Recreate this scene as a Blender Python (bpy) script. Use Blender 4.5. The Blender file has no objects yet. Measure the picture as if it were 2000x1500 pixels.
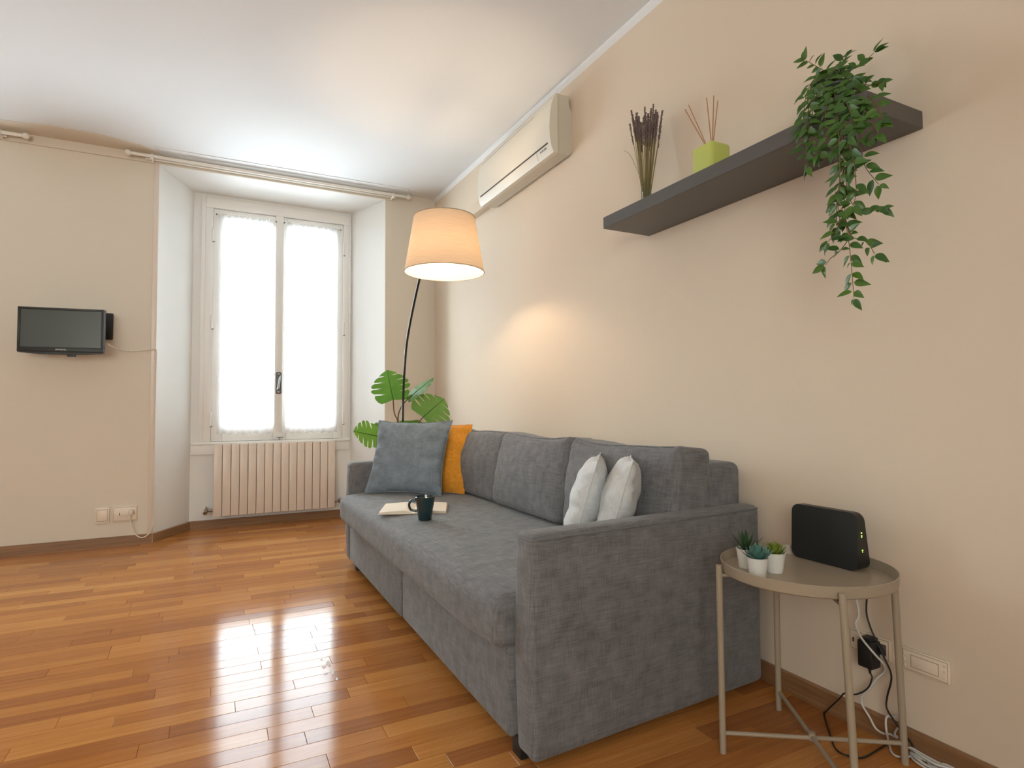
import bpy, bmesh, math, random
import numpy as np
from mathutils import Vector, Matrix, noise
random.seed(7)
scene = bpy.context.scene
COL = scene.collection

# ------------------------------------------------------------------ camera
F_PX, YAW, PITCH, ROLL = 1145.63, 0.4665, 0.03892, -0.00523
CAM = np.array([-1.65702, 0.0, 0.91945])
_f = np.array([math.sin(YAW)*math.cos(PITCH), math.cos(YAW)*math.cos(PITCH), math.sin(PITCH)])
_r0 = np.array([math.cos(YAW), -math.sin(YAW), 0.0])
_u0 = np.cross(_r0, _f)
_r = _r0*math.cos(ROLL) + _u0*math.sin(ROLL)
_u = -_r0*math.sin(ROLL) + _u0*math.cos(ROLL)
cd = bpy.data.cameras.new('camera')
cd.sensor_width = 36.0
cd.lens = F_PX*36.0/2000.0
cd.clip_start = 0.02
cam = bpy.data.objects.new('camera', cd)
COL.objects.link(cam)
cam.matrix_world = Matrix(((_r[0], _u[0], -_f[0], CAM[0]), (_r[1], _u[1], -_f[1], CAM[1]),
                           (_r[2], _u[2], -_f[2], CAM[2]), (0, 0, 0, 1)))
scene.camera = cam

def at(px, py, x=None, y=None, z=None):
    """point on a world plane seen at a photograph pixel"""
    d = _f + _r*(px-1000)/F_PX - _u*(py-750)/F_PX
    t = (x-CAM[0])/d[0] if x is not None else (y-CAM[1])/d[1] if y is not None else (z-CAM[2])/d[2]
    return Vector(CAM + t*d)

# ------------------------------------------------------------------ light and exposure
vs = scene.view_settings
vs.view_transform = 'Standard'
vs.look = 'None'
vs.gamma = 1.0
vs.use_curve_mapping = False
vs.exposure = 0.75
SKY = 12.0
w = bpy.data.worlds.new('overcast_sky')
scene.world = w
w.use_nodes = True
bg = w.node_tree.nodes['Background']
bg.inputs[0].default_value = (0.82, 0.92, 1.0, 1)
bg.inputs[1].default_value = SKY

# room numbers (metres): right wall x=0, far wall y=D, window plane y=W
D, W = 4.751, 5.111
XL, YB = -5.2, -2.2
NX0, NX1 = -2.04, -0.43           # niche edges on the wall
WX0, WX1 = -1.749, -0.653         # window opening
WZ0, WZ1 = 0.655, 2.565
NB0, NB1 = -1.833, -0.632         # niche edges at the window plane
HZ, NZ = 2.639, 2.597
SH = -2.52                         # the other window repeats this one, shifted in x
def cz(y): return 2.6297 + 0.0155*y

def portal(x0, x1, z0, z1, y):
    l = bpy.data.lights.new('window_portal', 'AREA')
    l.shape = 'RECTANGLE'; l.size = x1-x0; l.size_y = z1-z0
    l.cycles.is_portal = True
    o = bpy.data.objects.new('window_portal', l); COL.objects.link(o)
    o.location = ((x0+x1)/2, y, (z0+z1)/2); o.rotation_euler = (math.radians(-90), 0, 0)
for s in (0, SH): portal(WX0+s, WX1+s, WZ0, WZ1, W+0.10)
# third window, added in the wall behind the camera for fill light
V0, V1, VZ0, VZ1 = -4.9, -2.3, 0.85, 2.45
_l = bpy.data.lights.new('window_portal', 'AREA'); _l.shape = 'RECTANGLE'; _l.size = V1-V0; _l.size_y = VZ1-VZ0; _l.cycles.is_portal = True
_o = bpy.data.objects.new('window_portal', _l); COL.objects.link(_o)
_o.location = ((V0+V1)/2, YB-0.10, (VZ0+VZ1)/2); _o.rotation_euler = (math.radians(90), 0, 0)

# ------------------------------------------------------------------ materials
def new_mat(name):
    m = bpy.data.materials.new(name); m.use_nodes = True
    nt = m.node_tree
    return m, nt, nt.nodes['Principled BSDF']
def N(nt, t, **kw):
    n = nt.nodes.new(t)
    for k, v in kw.items(): setattr(n, k, v)
    return n
def L(nt, a, ao, b, bi): nt.links.new(a.outputs[ao], b.inputs[bi])
def mat(name, col, rough=0.5, metal=0.0, bump=0.0, bscale=200, var=0.0, vscale=6, spec=0.5, coat=0.0, trans=0.0, emit=None, estr=0.0, sheen=0.0):
    m, nt, p = new_mat(name)
    p.inputs['Base Color'].default_value = (*col, 1)
    p.inputs['Roughness'].default_value = rough
    p.inputs['Metallic'].default_value = metal
    p.inputs['Specular IOR Level'].default_value = spec
    p.inputs['Coat Weight'].default_value = coat
    p.inputs['Transmission Weight'].default_value = trans
    p.inputs['Sheen Weight'].default_value = sheen
    if emit:
        p.inputs['Emission Color'].default_value = (*emit, 1); p.inputs['Emission Strength'].default_value = estr
    tc = N(nt, 'ShaderNodeTexCoord')
    if var > 0:
        no = N(nt, 'ShaderNodeTexNoise'); no.inputs['Scale'].default_value = vscale; no.inputs['Detail'].default_value = 4
        L(nt, tc, 'Object', no, 'Vector')
        mr = N(nt, 'ShaderNodeMapRange'); mr.inputs[3].default_value = 1-var; mr.inputs[4].default_value = 1+var
        L(nt, no, 'Fac', mr, 0)
        mx = N(nt, 'ShaderNodeMix', data_type='RGBA', blend_type='MULTIPLY'); mx.inputs[0].default_value = 1
        mx.inputs[6].default_value = (*col, 1); L(nt, mr, 0, mx, 7); L(nt, mx, 2, p, 'Base Color')
    if bump > 0:
        nb = N(nt, 'ShaderNodeTexNoise'); nb.inputs['Scale'].default_value = bscale; nb.inputs['Detail'].default_value = 3
        L(nt, tc, 'Object', nb, 'Vector')
        b = N(nt, 'ShaderNodeBump'); b.inputs['Strength'].default_value = bump; b.inputs['Distance'].default_value = 0.002
        L(nt, nb, 'Fac', b, 'Height'); L(nt, b, 'Normal', p, 'Normal')
    return m

def fabric(name, col, contrast=0.28, freq=260.0, slow=9.0, sheen=0.15, slub=0.12, rough=0.9):
    """woven cloth: thin streaks of thread along each axis"""
    m, nt, p = new_mat(name)
    p.inputs['Roughness'].default_value = rough
    p.inputs['Specular IOR Level'].default_value = 0.2
    p.inputs['Sheen Weight'].default_value = sheen
    tc = N(nt, 'ShaderNodeAttribute', attribute_name='rest')
    acc = None
    for ax in range(3):
        mp = N(nt, 'ShaderNodeMapping')
        s = [slow]*3; s[ax] = freq
        mp.inputs['Scale'].default_value = s
        mp.inputs['Location'].default_value = (3.7*ax, 1.3*ax, 5.1*ax)
        L(nt, tc, 'Vector', mp, 'Vector')
        no = N(nt, 'ShaderNodeTexNoise'); no.inputs['Scale'].default_value = 1.0; no.inputs['Detail'].default_value = 2
        L(nt, mp, 'Vector', no, 'Vector')
        if acc is None: acc = (no, 'Fac')
        else:
            ad = N(nt, 'ShaderNodeMath', operation='ADD'); L(nt, acc[0], acc[1], ad, 0); L(nt, no, 'Fac', ad, 1); acc = (ad, 0)
    big = N(nt, 'ShaderNodeTexNoise'); big.inputs['Scale'].default_value = 5; big.inputs['Detail'].default_value = 3
    L(nt, tc, 'Vector', big, 'Vector')
    mr = N(nt, 'ShaderNodeMapRange'); mr.inputs[1].default_value = 1.0; mr.inputs[2].default_value = 2.0
    mr.inputs[3].default_value = 1-2.0*contrast; mr.inputs[4].default_value = 1+2.0*contrast
    L(nt, acc[0], acc[1], mr, 0)
    mb = N(nt, 'ShaderNodeMapRange'); mb.inputs[3].default_value = 1-slub; mb.inputs[4].default_value = 1+slub
    L(nt, big, 'Fac', mb, 0)
    mu = N(nt, 'ShaderNodeMath', operation='MULTIPLY'); L(nt, mr, 0, mu, 0); L(nt, mb, 0, mu, 1)
    mx = N(nt, 'ShaderNodeMix', data_type='RGBA', blend_type='MULTIPLY'); mx.inputs[0].default_value = 1
    mx.inputs[6].default_value = (*col, 1); L(nt, mu, 0, mx, 7); L(nt, mx, 2, p, 'Base Color')
    b = N(nt, 'ShaderNodeBump'); b.inputs['Strength'].default_value = 0.35; b.inputs['Distance'].default_value = 0.001
    L(nt, acc[0], acc[1], b, 'Height'); L(nt, b, 'Normal', p, 'Normal')
    return m

def wood_floor(name, attr):
    """varnished strip parquet; every strip has its own tone"""
    m, nt, p = new_mat(name)
    tc = N(nt, 'ShaderNodeTexCoord')
    if attr:
        rn = N(nt, 'ShaderNodeAttribute', attribute_name='tone'); ro = 'Fac'
    else:
        rn = N(nt, 'ShaderNodeObjectInfo'); ro = 'Random'
    geo = N(nt, 'ShaderNodeNewGeometry')
    off = N(nt, 'ShaderNodeMath', operation='MULTIPLY'); off.inputs[1].default_value = 37.0
    L(nt, rn, ro, off, 0)
    cmb = N(nt, 'ShaderNodeCombineXYZ'); L(nt, off, 0, cmb, 0); L(nt, off, 0, cmb, 2)
    va = N(nt, 'ShaderNodeVectorMath', operation='ADD'); L(nt, geo, 'Position', va, 0); L(nt, cmb, 0, va, 1)
    mp = N(nt, 'ShaderNodeMapping'); mp.inputs['Scale'].default_value = (2.2, 60, 1); L(nt, va, 0, mp, 'Vector')
    g = N(nt, 'ShaderNodeTexNoise'); g.inputs['Scale'].default_value = 1.0; g.inputs['Detail'].default_value = 5; g.inputs['Roughness'].default_value = 0.65
    L(nt, mp, 'Vector', g, 'Vector')
    mp2 = N(nt, 'ShaderNodeMapping'); mp2.inputs['Scale'].default_value = (9, 340, 1); L(nt, va, 0, mp2, 'Vector')
    g2 = N(nt, 'ShaderNodeTexNoise'); g2.inputs['Scale'].default_value = 1.0; g2.inputs['Detail'].default_value = 2
    L(nt, mp2, 'Vector', g2, 'Vector')
    ramp = N(nt, 'ShaderNodeValToRGB')
    e = ramp.color_ramp.elements
    cols = [(0.0, (0.27, 0.095, 0.034)), (0.22, (0.35, 0.130, 0.040)), (0.5, (0.44, 0.172, 0.046)), (0.78, (0.52, 0.222, 0.062)), (1.0, (0.61, 0.295, 0.092))]
    e[0].position, e[0].color = cols[0][0], (*cols[0][1], 1)
    e[1].position, e[1].color = cols[-1][0], (*cols[-1][1], 1)
    for pos, c in cols[1:-1]:
        q = e.new(pos); q.color = (*c, 1)
    # tone = random*0.75 + grain*...
    a1 = N(nt, 'ShaderNodeMath', operation='MULTIPLY_ADD'); a1.inputs[1].default_value = 0.66; a1.inputs[2].default_value = -0.17
    L(nt, rn, ro, a1, 0)
    a2 = N(nt, 'ShaderNodeMath', operation='MULTIPLY_ADD'); a2.inputs[1].default_value = 0.72; L(nt, g, 'Fac', a2, 0); L(nt, a1, 0, a2, 2)
    L(nt, a2, 0, ramp, 'Fac')
    fr = N(nt, 'ShaderNodeMapRange'); fr.inputs[1].default_value = 0.3; fr.inputs[2].default_value = 0.7; fr.inputs[3].default_value = 0.86; fr.inputs[4].default_value = 1.1
    L(nt, g2, 'Fac', fr, 0)
    mx = N(nt, 'ShaderNodeMix', data_type='RGBA', blend_type='MULTIPLY'); mx.inputs[0].default_value = 1
    L(nt, ramp, 'Color', mx, 6); L(nt, fr, 0, mx, 7); L(nt, mx, 2, p, 'Base Color')
    wn = N(nt, 'ShaderNodeTexNoise'); wn.inputs['Scale'].default_value = 2.5; wn.inputs['Detail'].default_value = 5
    L(nt, geo, 'Position', wn, 'Vector')
    rr = N(nt, 'ShaderNodeMapRange'); rr.inputs[3].default_value = 0.08; rr.inputs[4].default_value = 0.16
    L(nt, wn, 'Fac', rr, 0); L(nt, rr, 0, p, 'Roughness')
    p.inputs['Specular IOR Level'].default_value = 0.13
    b = N(nt, 'ShaderNodeBump'); b.inputs['Strength'].default_value = 0.02; b.inputs['Distance'].default_value = 0.002
    bw = N(nt, 'ShaderNodeMapping'); bw.inputs['Scale'].default_value = (1.2, 11, 1); L(nt, geo, 'Position', bw, 'Vector')
    bn = N(nt, 'ShaderNodeTexNoise'); bn.inputs['Scale'].default_value = 1.0; bn.inputs['Detail'].default_value = 2; L(nt, bw, 'Vector', bn, 'Vector')
    L(nt, bn, 'Fac', b, 'Height'); L(nt, b, 'Normal', p, 'Normal')
    return m

def wood_trim(name, c0, c1):
    m, nt, p = new_mat(name)
    geo = N(nt, 'ShaderNodeNewGeometry')
    mp = N(nt, 'ShaderNodeMapping'); mp.inputs['Scale'].default_value = (3, 3, 90); L(nt, geo, 'Position', mp, 'Vector')
    g = N(nt, 'ShaderNodeTexNoise'); g.inputs['Scale'].default_value = 1.0; g.inputs['Detail'].default_value = 4; L(nt, mp, 'Vector', g, 'Vector')
    mx = N(nt, 'ShaderNodeMix', data_type='RGBA'); mx.inputs[6].default_value = (*c0, 1); mx.inputs[7].default_value = (*c1, 1)
    mr = N(nt, 'ShaderNodeMapRange'); mr.inputs[1].default_value = 0.3; mr.inputs[2].default_value = 0.7; L(nt, g, 'Fac', mr, 0)
    L(nt, mr, 0, mx, 0); L(nt, mx, 2, p, 'Base Color'); p.inputs['Roughness'].default_value = 0.4
    return m

def sheer(name):
    m, nt, p = new_mat(name)
    nt.nodes.remove(p); out = nt.nodes['Material Output']
    tr = N(nt, 'ShaderNodeBsdfTransparent'); tr.inputs[0].default_value = (0.97, 0.98, 1, 1)
    tl = N(nt, 'ShaderNodeBsdfTranslucent'); tl.inputs[0].default_value = (0.9, 0.9, 0.9, 1)
    df = N(nt, 'ShaderNodeBsdfDiffuse'); df.inputs[0].default_value = (0.85, 0.85, 0.84, 1)
    a = N(nt, 'ShaderNodeMixShader'); a.inputs[0].default_value = 0.5; L(nt, tl, 0, a, 1); L(nt, df, 0, a, 2)
    tc = N(nt, 'ShaderNodeTexCoord')
    no = N(nt, 'ShaderNodeTexNoise'); no.inputs['Scale'].default_value = 300; L(nt, tc, 'Object', no, 'Vector')
    mr = N(nt, 'ShaderNodeMapRange'); mr.inputs[3].default_value = 0.25; mr.inputs[4].default_value = 0.5; L(nt, no, 'Fac', mr, 0)
    b = N(nt, 'ShaderNodeMixShader'); L(nt, mr, 0, b, 0); L(nt, tr, 0, b, 1); L(nt, a, 0, b, 2)
    L(nt, b, 0, out, 0)
    return m
def glass_thin(name, tint=(0.97, 0.99, 0.98)):
    m, nt, p = new_mat(name)
    nt.nodes.remove(p); out = nt.nodes['Material Output']
    tr = N(nt, 'ShaderNodeBsdfTransparent'); tr.inputs[0].default_value = (*tint, 1)
    gl = N(nt, 'ShaderNodeBsdfGlossy'); gl.inputs['Roughness'].default_value = 0.02
    lw = N(nt, 'ShaderNodeLayerWeight'); lw.inputs[0].default_value = 0.15
    b = N(nt, 'ShaderNodeMixShader'); L(nt, lw, 'Fresnel', b, 0); L(nt, tr, 0, b, 1); L(nt, gl, 0, b, 2); L(nt, b, 0, out, 0)
    return m
def shade_cloth(name):
    m, nt, p = new_mat(name)
    nt.nodes.remove(p); out = nt.nodes['Material Output']
    tc = N(nt, 'ShaderNodeTexCoord'); mp = N(nt, 'ShaderNodeMapping'); mp.inputs['Scale'].default_value = (12, 12, 260)
    L(nt, tc, 'Object', mp, 'Vector')
    no = N(nt, 'ShaderNodeTexNoise'); no.inputs['Scale'].default_value = 1; no.inputs['Detail'].default_value = 2; L(nt, mp, 'Vector', no, 'Vector')
    mr = N(nt, 'ShaderNodeMapRange'); mr.inputs[3].default_value = 0.85; mr.inputs[4].default_value = 1.15; L(nt, no, 'Fac', mr, 0)
    df = N(nt, 'ShaderNodeBsdfDiffuse'); tl = N(nt, 'ShaderNodeBsdfTranslucent')
    for nd, c in ((df, (0.47, 0.41, 0.345)), (tl, (0.80, 0.58, 0.37))):
        mx = N(nt, 'ShaderNodeMix', data_type='RGBA', blend_type='MULTIPLY'); mx.inputs[0].default_value = 1
        mx.inputs[6].default_value = (*c, 1); L(nt, mr, 0, mx, 7); L(nt, mx, 2, nd, 0)
    a = N(nt, 'ShaderNodeMixShader'); a.inputs[0].default_value = 0.105; L(nt, df, 0, a, 1); L(nt, tl, 0, a, 2); L(nt, a, 0, out, 0)
    return m
def leaf_mat(name, c0, c1, tl=0.35, rough=0.35):
    m, nt, p = new_mat(name)
    out = nt.nodes['Material Output']
    oi = N(nt, 'ShaderNodeObjectInfo')
    tc = N(nt, 'ShaderNodeTexCoord'); no = N(nt, 'ShaderNodeTexNoise'); no.inputs['Scale'].default_value = 25; L(nt, tc, 'Object', no, 'Vector')
    ad = N(nt, 'ShaderNodeMath', operation='MULTIPLY_ADD'); ad.inputs[1].default_value = 0.6; L(nt, oi, 'Random', ad, 0)
    sc = N(nt, 'ShaderNodeMath', operation='MULTIPLY'); sc.inputs[1].default_value = 0.5; L(nt, no, 'Fac', sc, 0); L(nt, sc, 0, ad, 2)
    mx = N(nt, 'ShaderNodeMix', data_type='RGBA'); mx.inputs[6].default_value = (*c0, 1); mx.inputs[7].default_value = (*c1, 1); L(nt, ad, 0, mx, 0)
    L(nt, mx, 2, p, 'Base Color'); p.inputs['Roughness'].default_value = rough
    t = N(nt, 'ShaderNodeBsdfTranslucent'); L(nt, mx, 2, t, 0)
    ms = N(nt, 'ShaderNodeMixShader'); ms.inputs[0].default_value = tl; L(nt, p, 0, ms, 1); L(nt, t, 0, ms, 2); L(nt, ms, 0, out, 0)
    return m

M = {}
M['wall'] = mat('beige_paint', (0.715, 0.605, 0.485), 0.85, bump=0.10, bscale=160, var=0.012, vscale=1.3, spec=0.3)
M['wall_far'] = mat('beige_paint_cool_lit', (0.735, 0.662, 0.56), 0.85, bump=0.10, bscale=160, spec=0.3)  # same beige as the right wall, its cooler light put into the colour
M['reveal'] = mat('white_paint', (0.80, 0.785, 0.76), 0.8, bump=0.08, bscale=160, spec=0.3)
M['ceil'] = mat('ceiling_paint', (0.80, 0.81, 0.82), 0.9, bump=0.05, bscale=120, spec=0.2)
M['joinery'] = mat('white_gloss_joinery', (0.82, 0.80, 0.77), 0.4, bump=0.04, bscale=90)
M['plank'] = wood_floor('varnished_parquet', False)
M['plank_stuff'] = wood_floor('varnished_parquet_far', True)
M['joint'] = mat('dark_joint', (0.10, 0.04, 0.015), 0.7)
M['skirt'] = wood_trim('skirting_wood', (0.21, 0.108, 0.050), (0.33, 0.175, 0.085))
M['sofa'] = fabric('grey_woven_fabric', (0.163, 0.162, 0.168), 0.19, 330, 22, slub=0.01)
M['blue'] = fabric('blue_grey_cotton', (0.185, 0.225, 0.270), 0.13, 420, 30, slub=0.1)
M['yellow'] = fabric('mustard_velvet', (0.68, 0.28, 0.025), 0.12, 500, 60, sheen=0.5)
M['pale'] = fabric('pale_grey_satin', (0.60, 0.61, 0.62), 0.06, 500, 60, rough=0.6)
M['black'] = mat('black_plastic', (0.012, 0.013, 0.013), 0.45)
M['blackmetal'] = mat('black_metal', (0.015, 0.014, 0.013), 0.4, 0.3)
M['glass'] = glass_thin('window_glass')
M['fill_tint'] = glass_thin('fill_tint_glass', (0.84, 0.80, 0.735))  # warm tint that sets the fill light of the added window
M['sheer'] = sheer('sheer_voile')
M['radiator'] = mat('cream_enamel', (0.74, 0.64, 0.56), 0.35, bump=0.02, bscale=60)
M['brass'] = mat('aged_nickel', (0.38, 0.34, 0.28), 0.35, 0.9)
M['steel'] = mat('steel_grey', (0.35, 0.35, 0.36), 0.3, 0.9)
M['pewter'] = mat('pewter', (0.16, 0.15, 0.15), 0.45, 0.6)
M['rod'] = mat('cream_lacquer', (0.84, 0.80, 0.74), 0.4)
M['ivory'] = mat('ivory_plastic', (0.80, 0.70, 0.57), 0.4)
M['shade_line'] = mat('painted_shade_line', (0.40, 0.31, 0.22), 0.6)  # darker ivory, paints a thin shade line round the plate insets
M['whiteplastic'] = mat('white_plastic', (0.78, 0.76, 0.73), 0.4)
M['ac'] = mat('cream_plastic', (0.70, 0.655, 0.565), 0.4)
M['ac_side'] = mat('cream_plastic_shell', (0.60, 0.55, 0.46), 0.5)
M['darkslot'] = mat('dark_slot', (0.05, 0.045, 0.035), 0.6)
M['shelf'] = mat('charcoal_laminate', (0.085, 0.078, 0.072), 0.35, bump=0.02, bscale=300)
M['taupe'] = mat('taupe_powder_coat', (0.36, 0.30, 0.225), 0.35, 0.0, bump=0.015, bscale=400)
M['shade'] = shade_cloth('linen_lampshade')
M['shade_in'] = mat('lampshade_lining', (0.85, 0.82, 0.76), 0.8)
M['bulb'] = mat('lamp_bulb', (1, 0.9, 0.75), 0.5, emit=(1.0, 0.76, 0.50), estr=150.0)
M['teal'] = mat('dark_teal_glaze', (0.012, 0.035, 0.042), 0.15, coat=0.4)
M['page'] = mat('book_paper', (0.80, 0.72, 0.60), 0.8, var=0.04, vscale=60)
M['cover'] = mat('book_cover', (0.62, 0.50, 0.36), 0.6)
M['lime'] = mat('lime_glass', (0.50, 0.56, 0.13), 0.45, bump=0.05, bscale=90)
M['reed'] = mat('rattan_reed', (0.42, 0.19, 0.085), 0.7)
M['pot_white'] = mat('white_ceramic', (0.76, 0.74, 0.70), 0.4)
M['pot_dark'] = mat('dark_plastic_pot', (0.055, 0.06, 0.068), 0.45)
M['soil'] = mat('soil', (0.035, 0.022, 0.014), 0.95, bump=0.5, bscale=200)
M['twig'] = mat('brown_stem', (0.15, 0.075, 0.04), 0.7)
M['monstera'] = leaf_mat('monstera_leaf', (0.03, 0.13, 0.02), (0.16, 0.33, 0.03), 0.28, 0.5)
M['vein'] = mat('leaf_vein', (0.03, 0.10, 0.02), 0.6)
M['leaf'] = leaf_mat('trailing_leaf', (0.018, 0.075, 0.022), (0.095, 0.20, 0.022), 0.15)
M['succ_dark'] = leaf_mat('succulent_dark', (0.014, 0.05, 0.02), (0.04, 0.10, 0.03), 0.05, 0.5)
M['succ_blue'] = leaf_mat('succulent_blue', (0.045, 0.15, 0.13), (0.13, 0.28, 0.24), 0.05, 0.5)
M['succ_green'] = leaf_mat('succulent_green', (0.11, 0.17, 0.015), (0.28, 0.34, 0.05), 0.08, 0.5)
M['lavstem'] = mat('dry_stem', (0.26, 0.21, 0.09), 0.8)
M['lavflower'] = mat('dry_lavender', (0.18, 0.13, 0.13), 0.9, var=0.3, vscale=300)
M['clearglass'] = glass_thin('clear_glass', (0.91, 0.94, 0.93))
M['led'] = mat('green_led', (0.3, 0.6, 0.05), 0.4, emit=(0.55, 0.95, 0.12), estr=3.0)
M['screen'] = mat('tv_screen', (0.055, 0.068, 0.065), 0.25)
M['cable_w'] = mat('white_cable', (0.66, 0.64, 0.62), 0.5)
M['cable_c'] = mat('cream_cable', (0.74, 0.66, 0.56), 0.5)
M['logo'] = mat('silver_print', (0.75, 0.76, 0.76), 0.4)
M['greyprint'] = mat('grey_print', (0.26, 0.25, 0.23), 0.6)
M['plaster'] = mat('plaster_flake', (0.8, 0.76, 0.72), 0.9)

# ------------------------------------------------------------------ mesh helpers
WM = {}                                   # world matrix of each root
def setp(o, label=None, cat=None, group=None, kind=None):
    if label: o['label'] = label
    if cat: o['category'] = cat
    if group: o['group'] = group
    if kind: o['kind'] = kind
    return o
def empty(name, loc, label=None, cat=None, group=None, kind=None, rz=0.0):
    o = bpy.data.objects.new(name, None); COL.objects.link(o)
    o.empty_display_size = 0.05
    o.location = loc; o.rotation_euler = (0, 0, rz)
    WM[o.name] = Matrix.Translation(Vector(loc)) @ Matrix.Rotation(rz, 4, 'Z')
    return setp(o, label, cat, group, kind)

class MB:
    def __init__(s): s.v, s.f, s.rest = [], [], None
    def add(s, vs_, fs):
        n = len(s.v); s.v += [Vector(p) for p in vs_]; s.f += [[i+n for i in f] for f in fs]; return s
    def box(s, a, b, bev=0.0, seg=2):
        a, b = Vector(a), Vector(b)
        if bev <= 0:
            vs_ = [(x, y, z) for z in (a.z, b.z) for y in (a.y, b.y) for x in (a.x, b.x)]
            return s.add(vs_, [(0, 2, 3, 1), (4, 5, 7, 6), (0, 1, 5, 4), (2, 6, 7, 3), (0, 4, 6, 2), (1, 3, 7, 5)])
        bm = bmesh.new(); bmesh.ops.create_cube(bm, size=1)
        for q in bm.verts: q.co = Vector(((a.x+b.x)/2+q.co.x*(b.x-a.x), (a.y+b.y)/2+q.co.y*(b.y-a.y), (a.z+b.z)/2+q.co.z*(b.z-a.z)))
        bmesh.ops.bevel(bm, geom=bm.edges[:], offset=bev, segments=seg, profile=0.5, affect='EDGES')
        return s.from_bm(bm)
    def from_bm(s, bm, fn=None):
        bm.verts.index_update()
        vs_ = [fn(q.co.copy()) if fn else q.co.copy() for q in bm.verts]
        s.rest = [q.co.copy() for q in bm.verts]
        fs = [[q.index for q in f.verts] for f in bm.faces]
        bm.free(); return s.add(vs_, fs)
    def quad(s, *p): return s.add(p, [tuple(range(len(p)))])
    def prism(s, pts, vec):
        """polygon pts (3d) pushed along vec"""
        n = len(pts); vec = Vector(vec); pts = [Vector(p) for p in pts]
        vs_ = pts+[p+vec for p in pts]
        return s.add(vs_, [tuple(range(n))[::-1], tuple(range(n, 2*n))]+[(i, (i+1) % n, n+(i+1) % n, n+i) for i in range(n)])
    def lathe(s, prof, c=(0, 0, 0), seg=32, cap0=True, cap1=True):
        c = Vector(c); vs_, fs = [], []
        for r, z in prof:
            for k in range(seg):
                a = 2*math.pi*k/seg; vs_.append(c+Vector((r*math.cos(a), r*math.sin(a), z)))
        for i in range(len(prof)-1):
            for k in range(seg):
                k2 = (k+1) % seg
                fs.append((i*seg+k, i*seg+k2, (i+1)*seg+k2, (i+1)*seg+k))
        if cap0: fs.append(tuple(range(seg))[::-1])
        if cap1: fs.append(tuple((len(prof)-1)*seg+k for k in range(seg)))
        return s.add(vs_, fs)
    def tube(s, pts, r, seg=8, caps=True):
        pts = [Vector(p) for p in pts]; n = len(pts)
        rs = r if isinstance(r, (list, tuple)) else [r]*n
        t0 = (pts[1]-pts[0]).normalized()
        up = Vector((0, 0, 1)) if abs(t0.z) < 0.9 else Vector((1, 0, 0))
        nrm = t0.cross(up).normalized(); vs_, fs = [], []
        for i in range(n):
            t = (pts[min(i+1, n-1)]-pts[max(i-1, 0)]).normalized()
            nrm = (nrm - t*nrm.dot(t)); nrm = nrm.normalized() if nrm.length > 1e-6 else t.orthogonal().normalized()
            bn = t.cross(nrm)
            for k in range(seg):
                a = 2*math.pi*k/seg; vs_.append(pts[i]+rs[i]*(math.cos(a)*nrm+math.sin(a)*bn))
        for i in range(n-1):
            for k in range(seg):
                k2 = (k+1) % seg; fs.append((i*seg+k, i*seg+k2, (i+1)*seg+k2, (i+1)*seg+k))
        if caps: fs += [tuple(range(seg))[::-1], tuple((n-1)*seg+k for k in range(seg))]
        return s.add(vs_, fs)
    def ball(s, c, r, seg=12, rings=8, sc=(1, 1, 1)):
        prof = [(max(r*math.sin(math.pi*i/rings), 1e-4), -r*math.cos(math.pi*i/rings)) for i in range(rings+1)]
        n = len(s.v); s.lathe(prof, (0, 0, 0), seg)
        for q in s.v[n:]: q.x, q.y, q.z = q.x*sc[0]+c[0], q.y*sc[1]+c[1], q.z*sc[2]+c[2]
        return s
    def mesh(s, name, mt, inv=None, smooth=35, recalc=True):
        me = bpy.data.meshes.new(name)
        me.from_pydata([tuple(inv @ p) if inv else tuple(p) for p in s.v], [], s.f)
        if recalc:
            bm = bmesh.new(); bm.from_mesh(me); bmesh.ops.recalc_face_normals(bm, faces=bm.faces[:]); bm.to_mesh(me); bm.free()
        me.materials.append(mt)
        if smooth:
            me.polygons.foreach_set('use_smooth', [True]*len(me.polygons)); me.set_sharp_from_angle(angle=math.radians(smooth))
        if mt.name.startswith('grey_woven') or 'cotton' in mt.name or 'satin' in mt.name or 'velvet' in mt.name:
            src = s.rest if s.rest and len(s.rest) == len(me.vertices) else s.v
            me.attributes.new('rest', 'FLOAT_VECTOR', 'POINT').data.foreach_set('vector', [c_ for p_ in src for c_ in p_])
        me.update(); return me
    def build(s, name, mt, parent=None, smooth=35, origin=None, recalc=True, **props):
        """vertices are in world space; children store them relative to their thing"""
        if parent is not None:
            base = WM[parent.name]
        elif origin is not None:
            base = Matrix.Translation(Vector(origin))
        else:
            lo = [min(p[i] for p in s.v) for i in range(3)]; hi = [max(p[i] for p in s.v) for i in range(3)]
            base = Matrix.Translation(Vector(((lo[0]+hi[0])/2, (lo[1]+hi[1])/2, lo[2])))
        me = s.mesh(name, mt, base.inverted(), smooth, recalc)
        o = bpy.data.objects.new(name, me); COL.objects.link(o)
        if parent is not None: o.parent = parent
        else: o.matrix_world = base
        WM[o.name] = base.copy()
        return setp(o, **props)
def inst(name, me, parent, mw, mats=None):
    """object sharing a mesh, placed by a world matrix"""
    o = bpy.data.objects.new(name, me); COL.objects.link(o)
    o.parent = parent; o.matrix_basis = WM[parent.name].inverted() @ mw
    WM[o.name] = mw
    return o
def spline(pts, n=10):
    """Catmull-Rom through the points"""
    P = [Vector(p) for p in pts]; P = [2*P[0]-P[1]]+P+[2*P[-1]-P[-2]]; out = []
    for i in range(1, len(P)-2):
        a, b, c, d = P[i-1:i+3]
        for k in range(n):
            t = k/n
            out.append(0.5*((2*b)+(c-a)*t+(2*a-5*b+4*c-d)*t*t+(3*b-a-3*c+d)*t**3))
    out.append(P[-2]); return out
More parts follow.
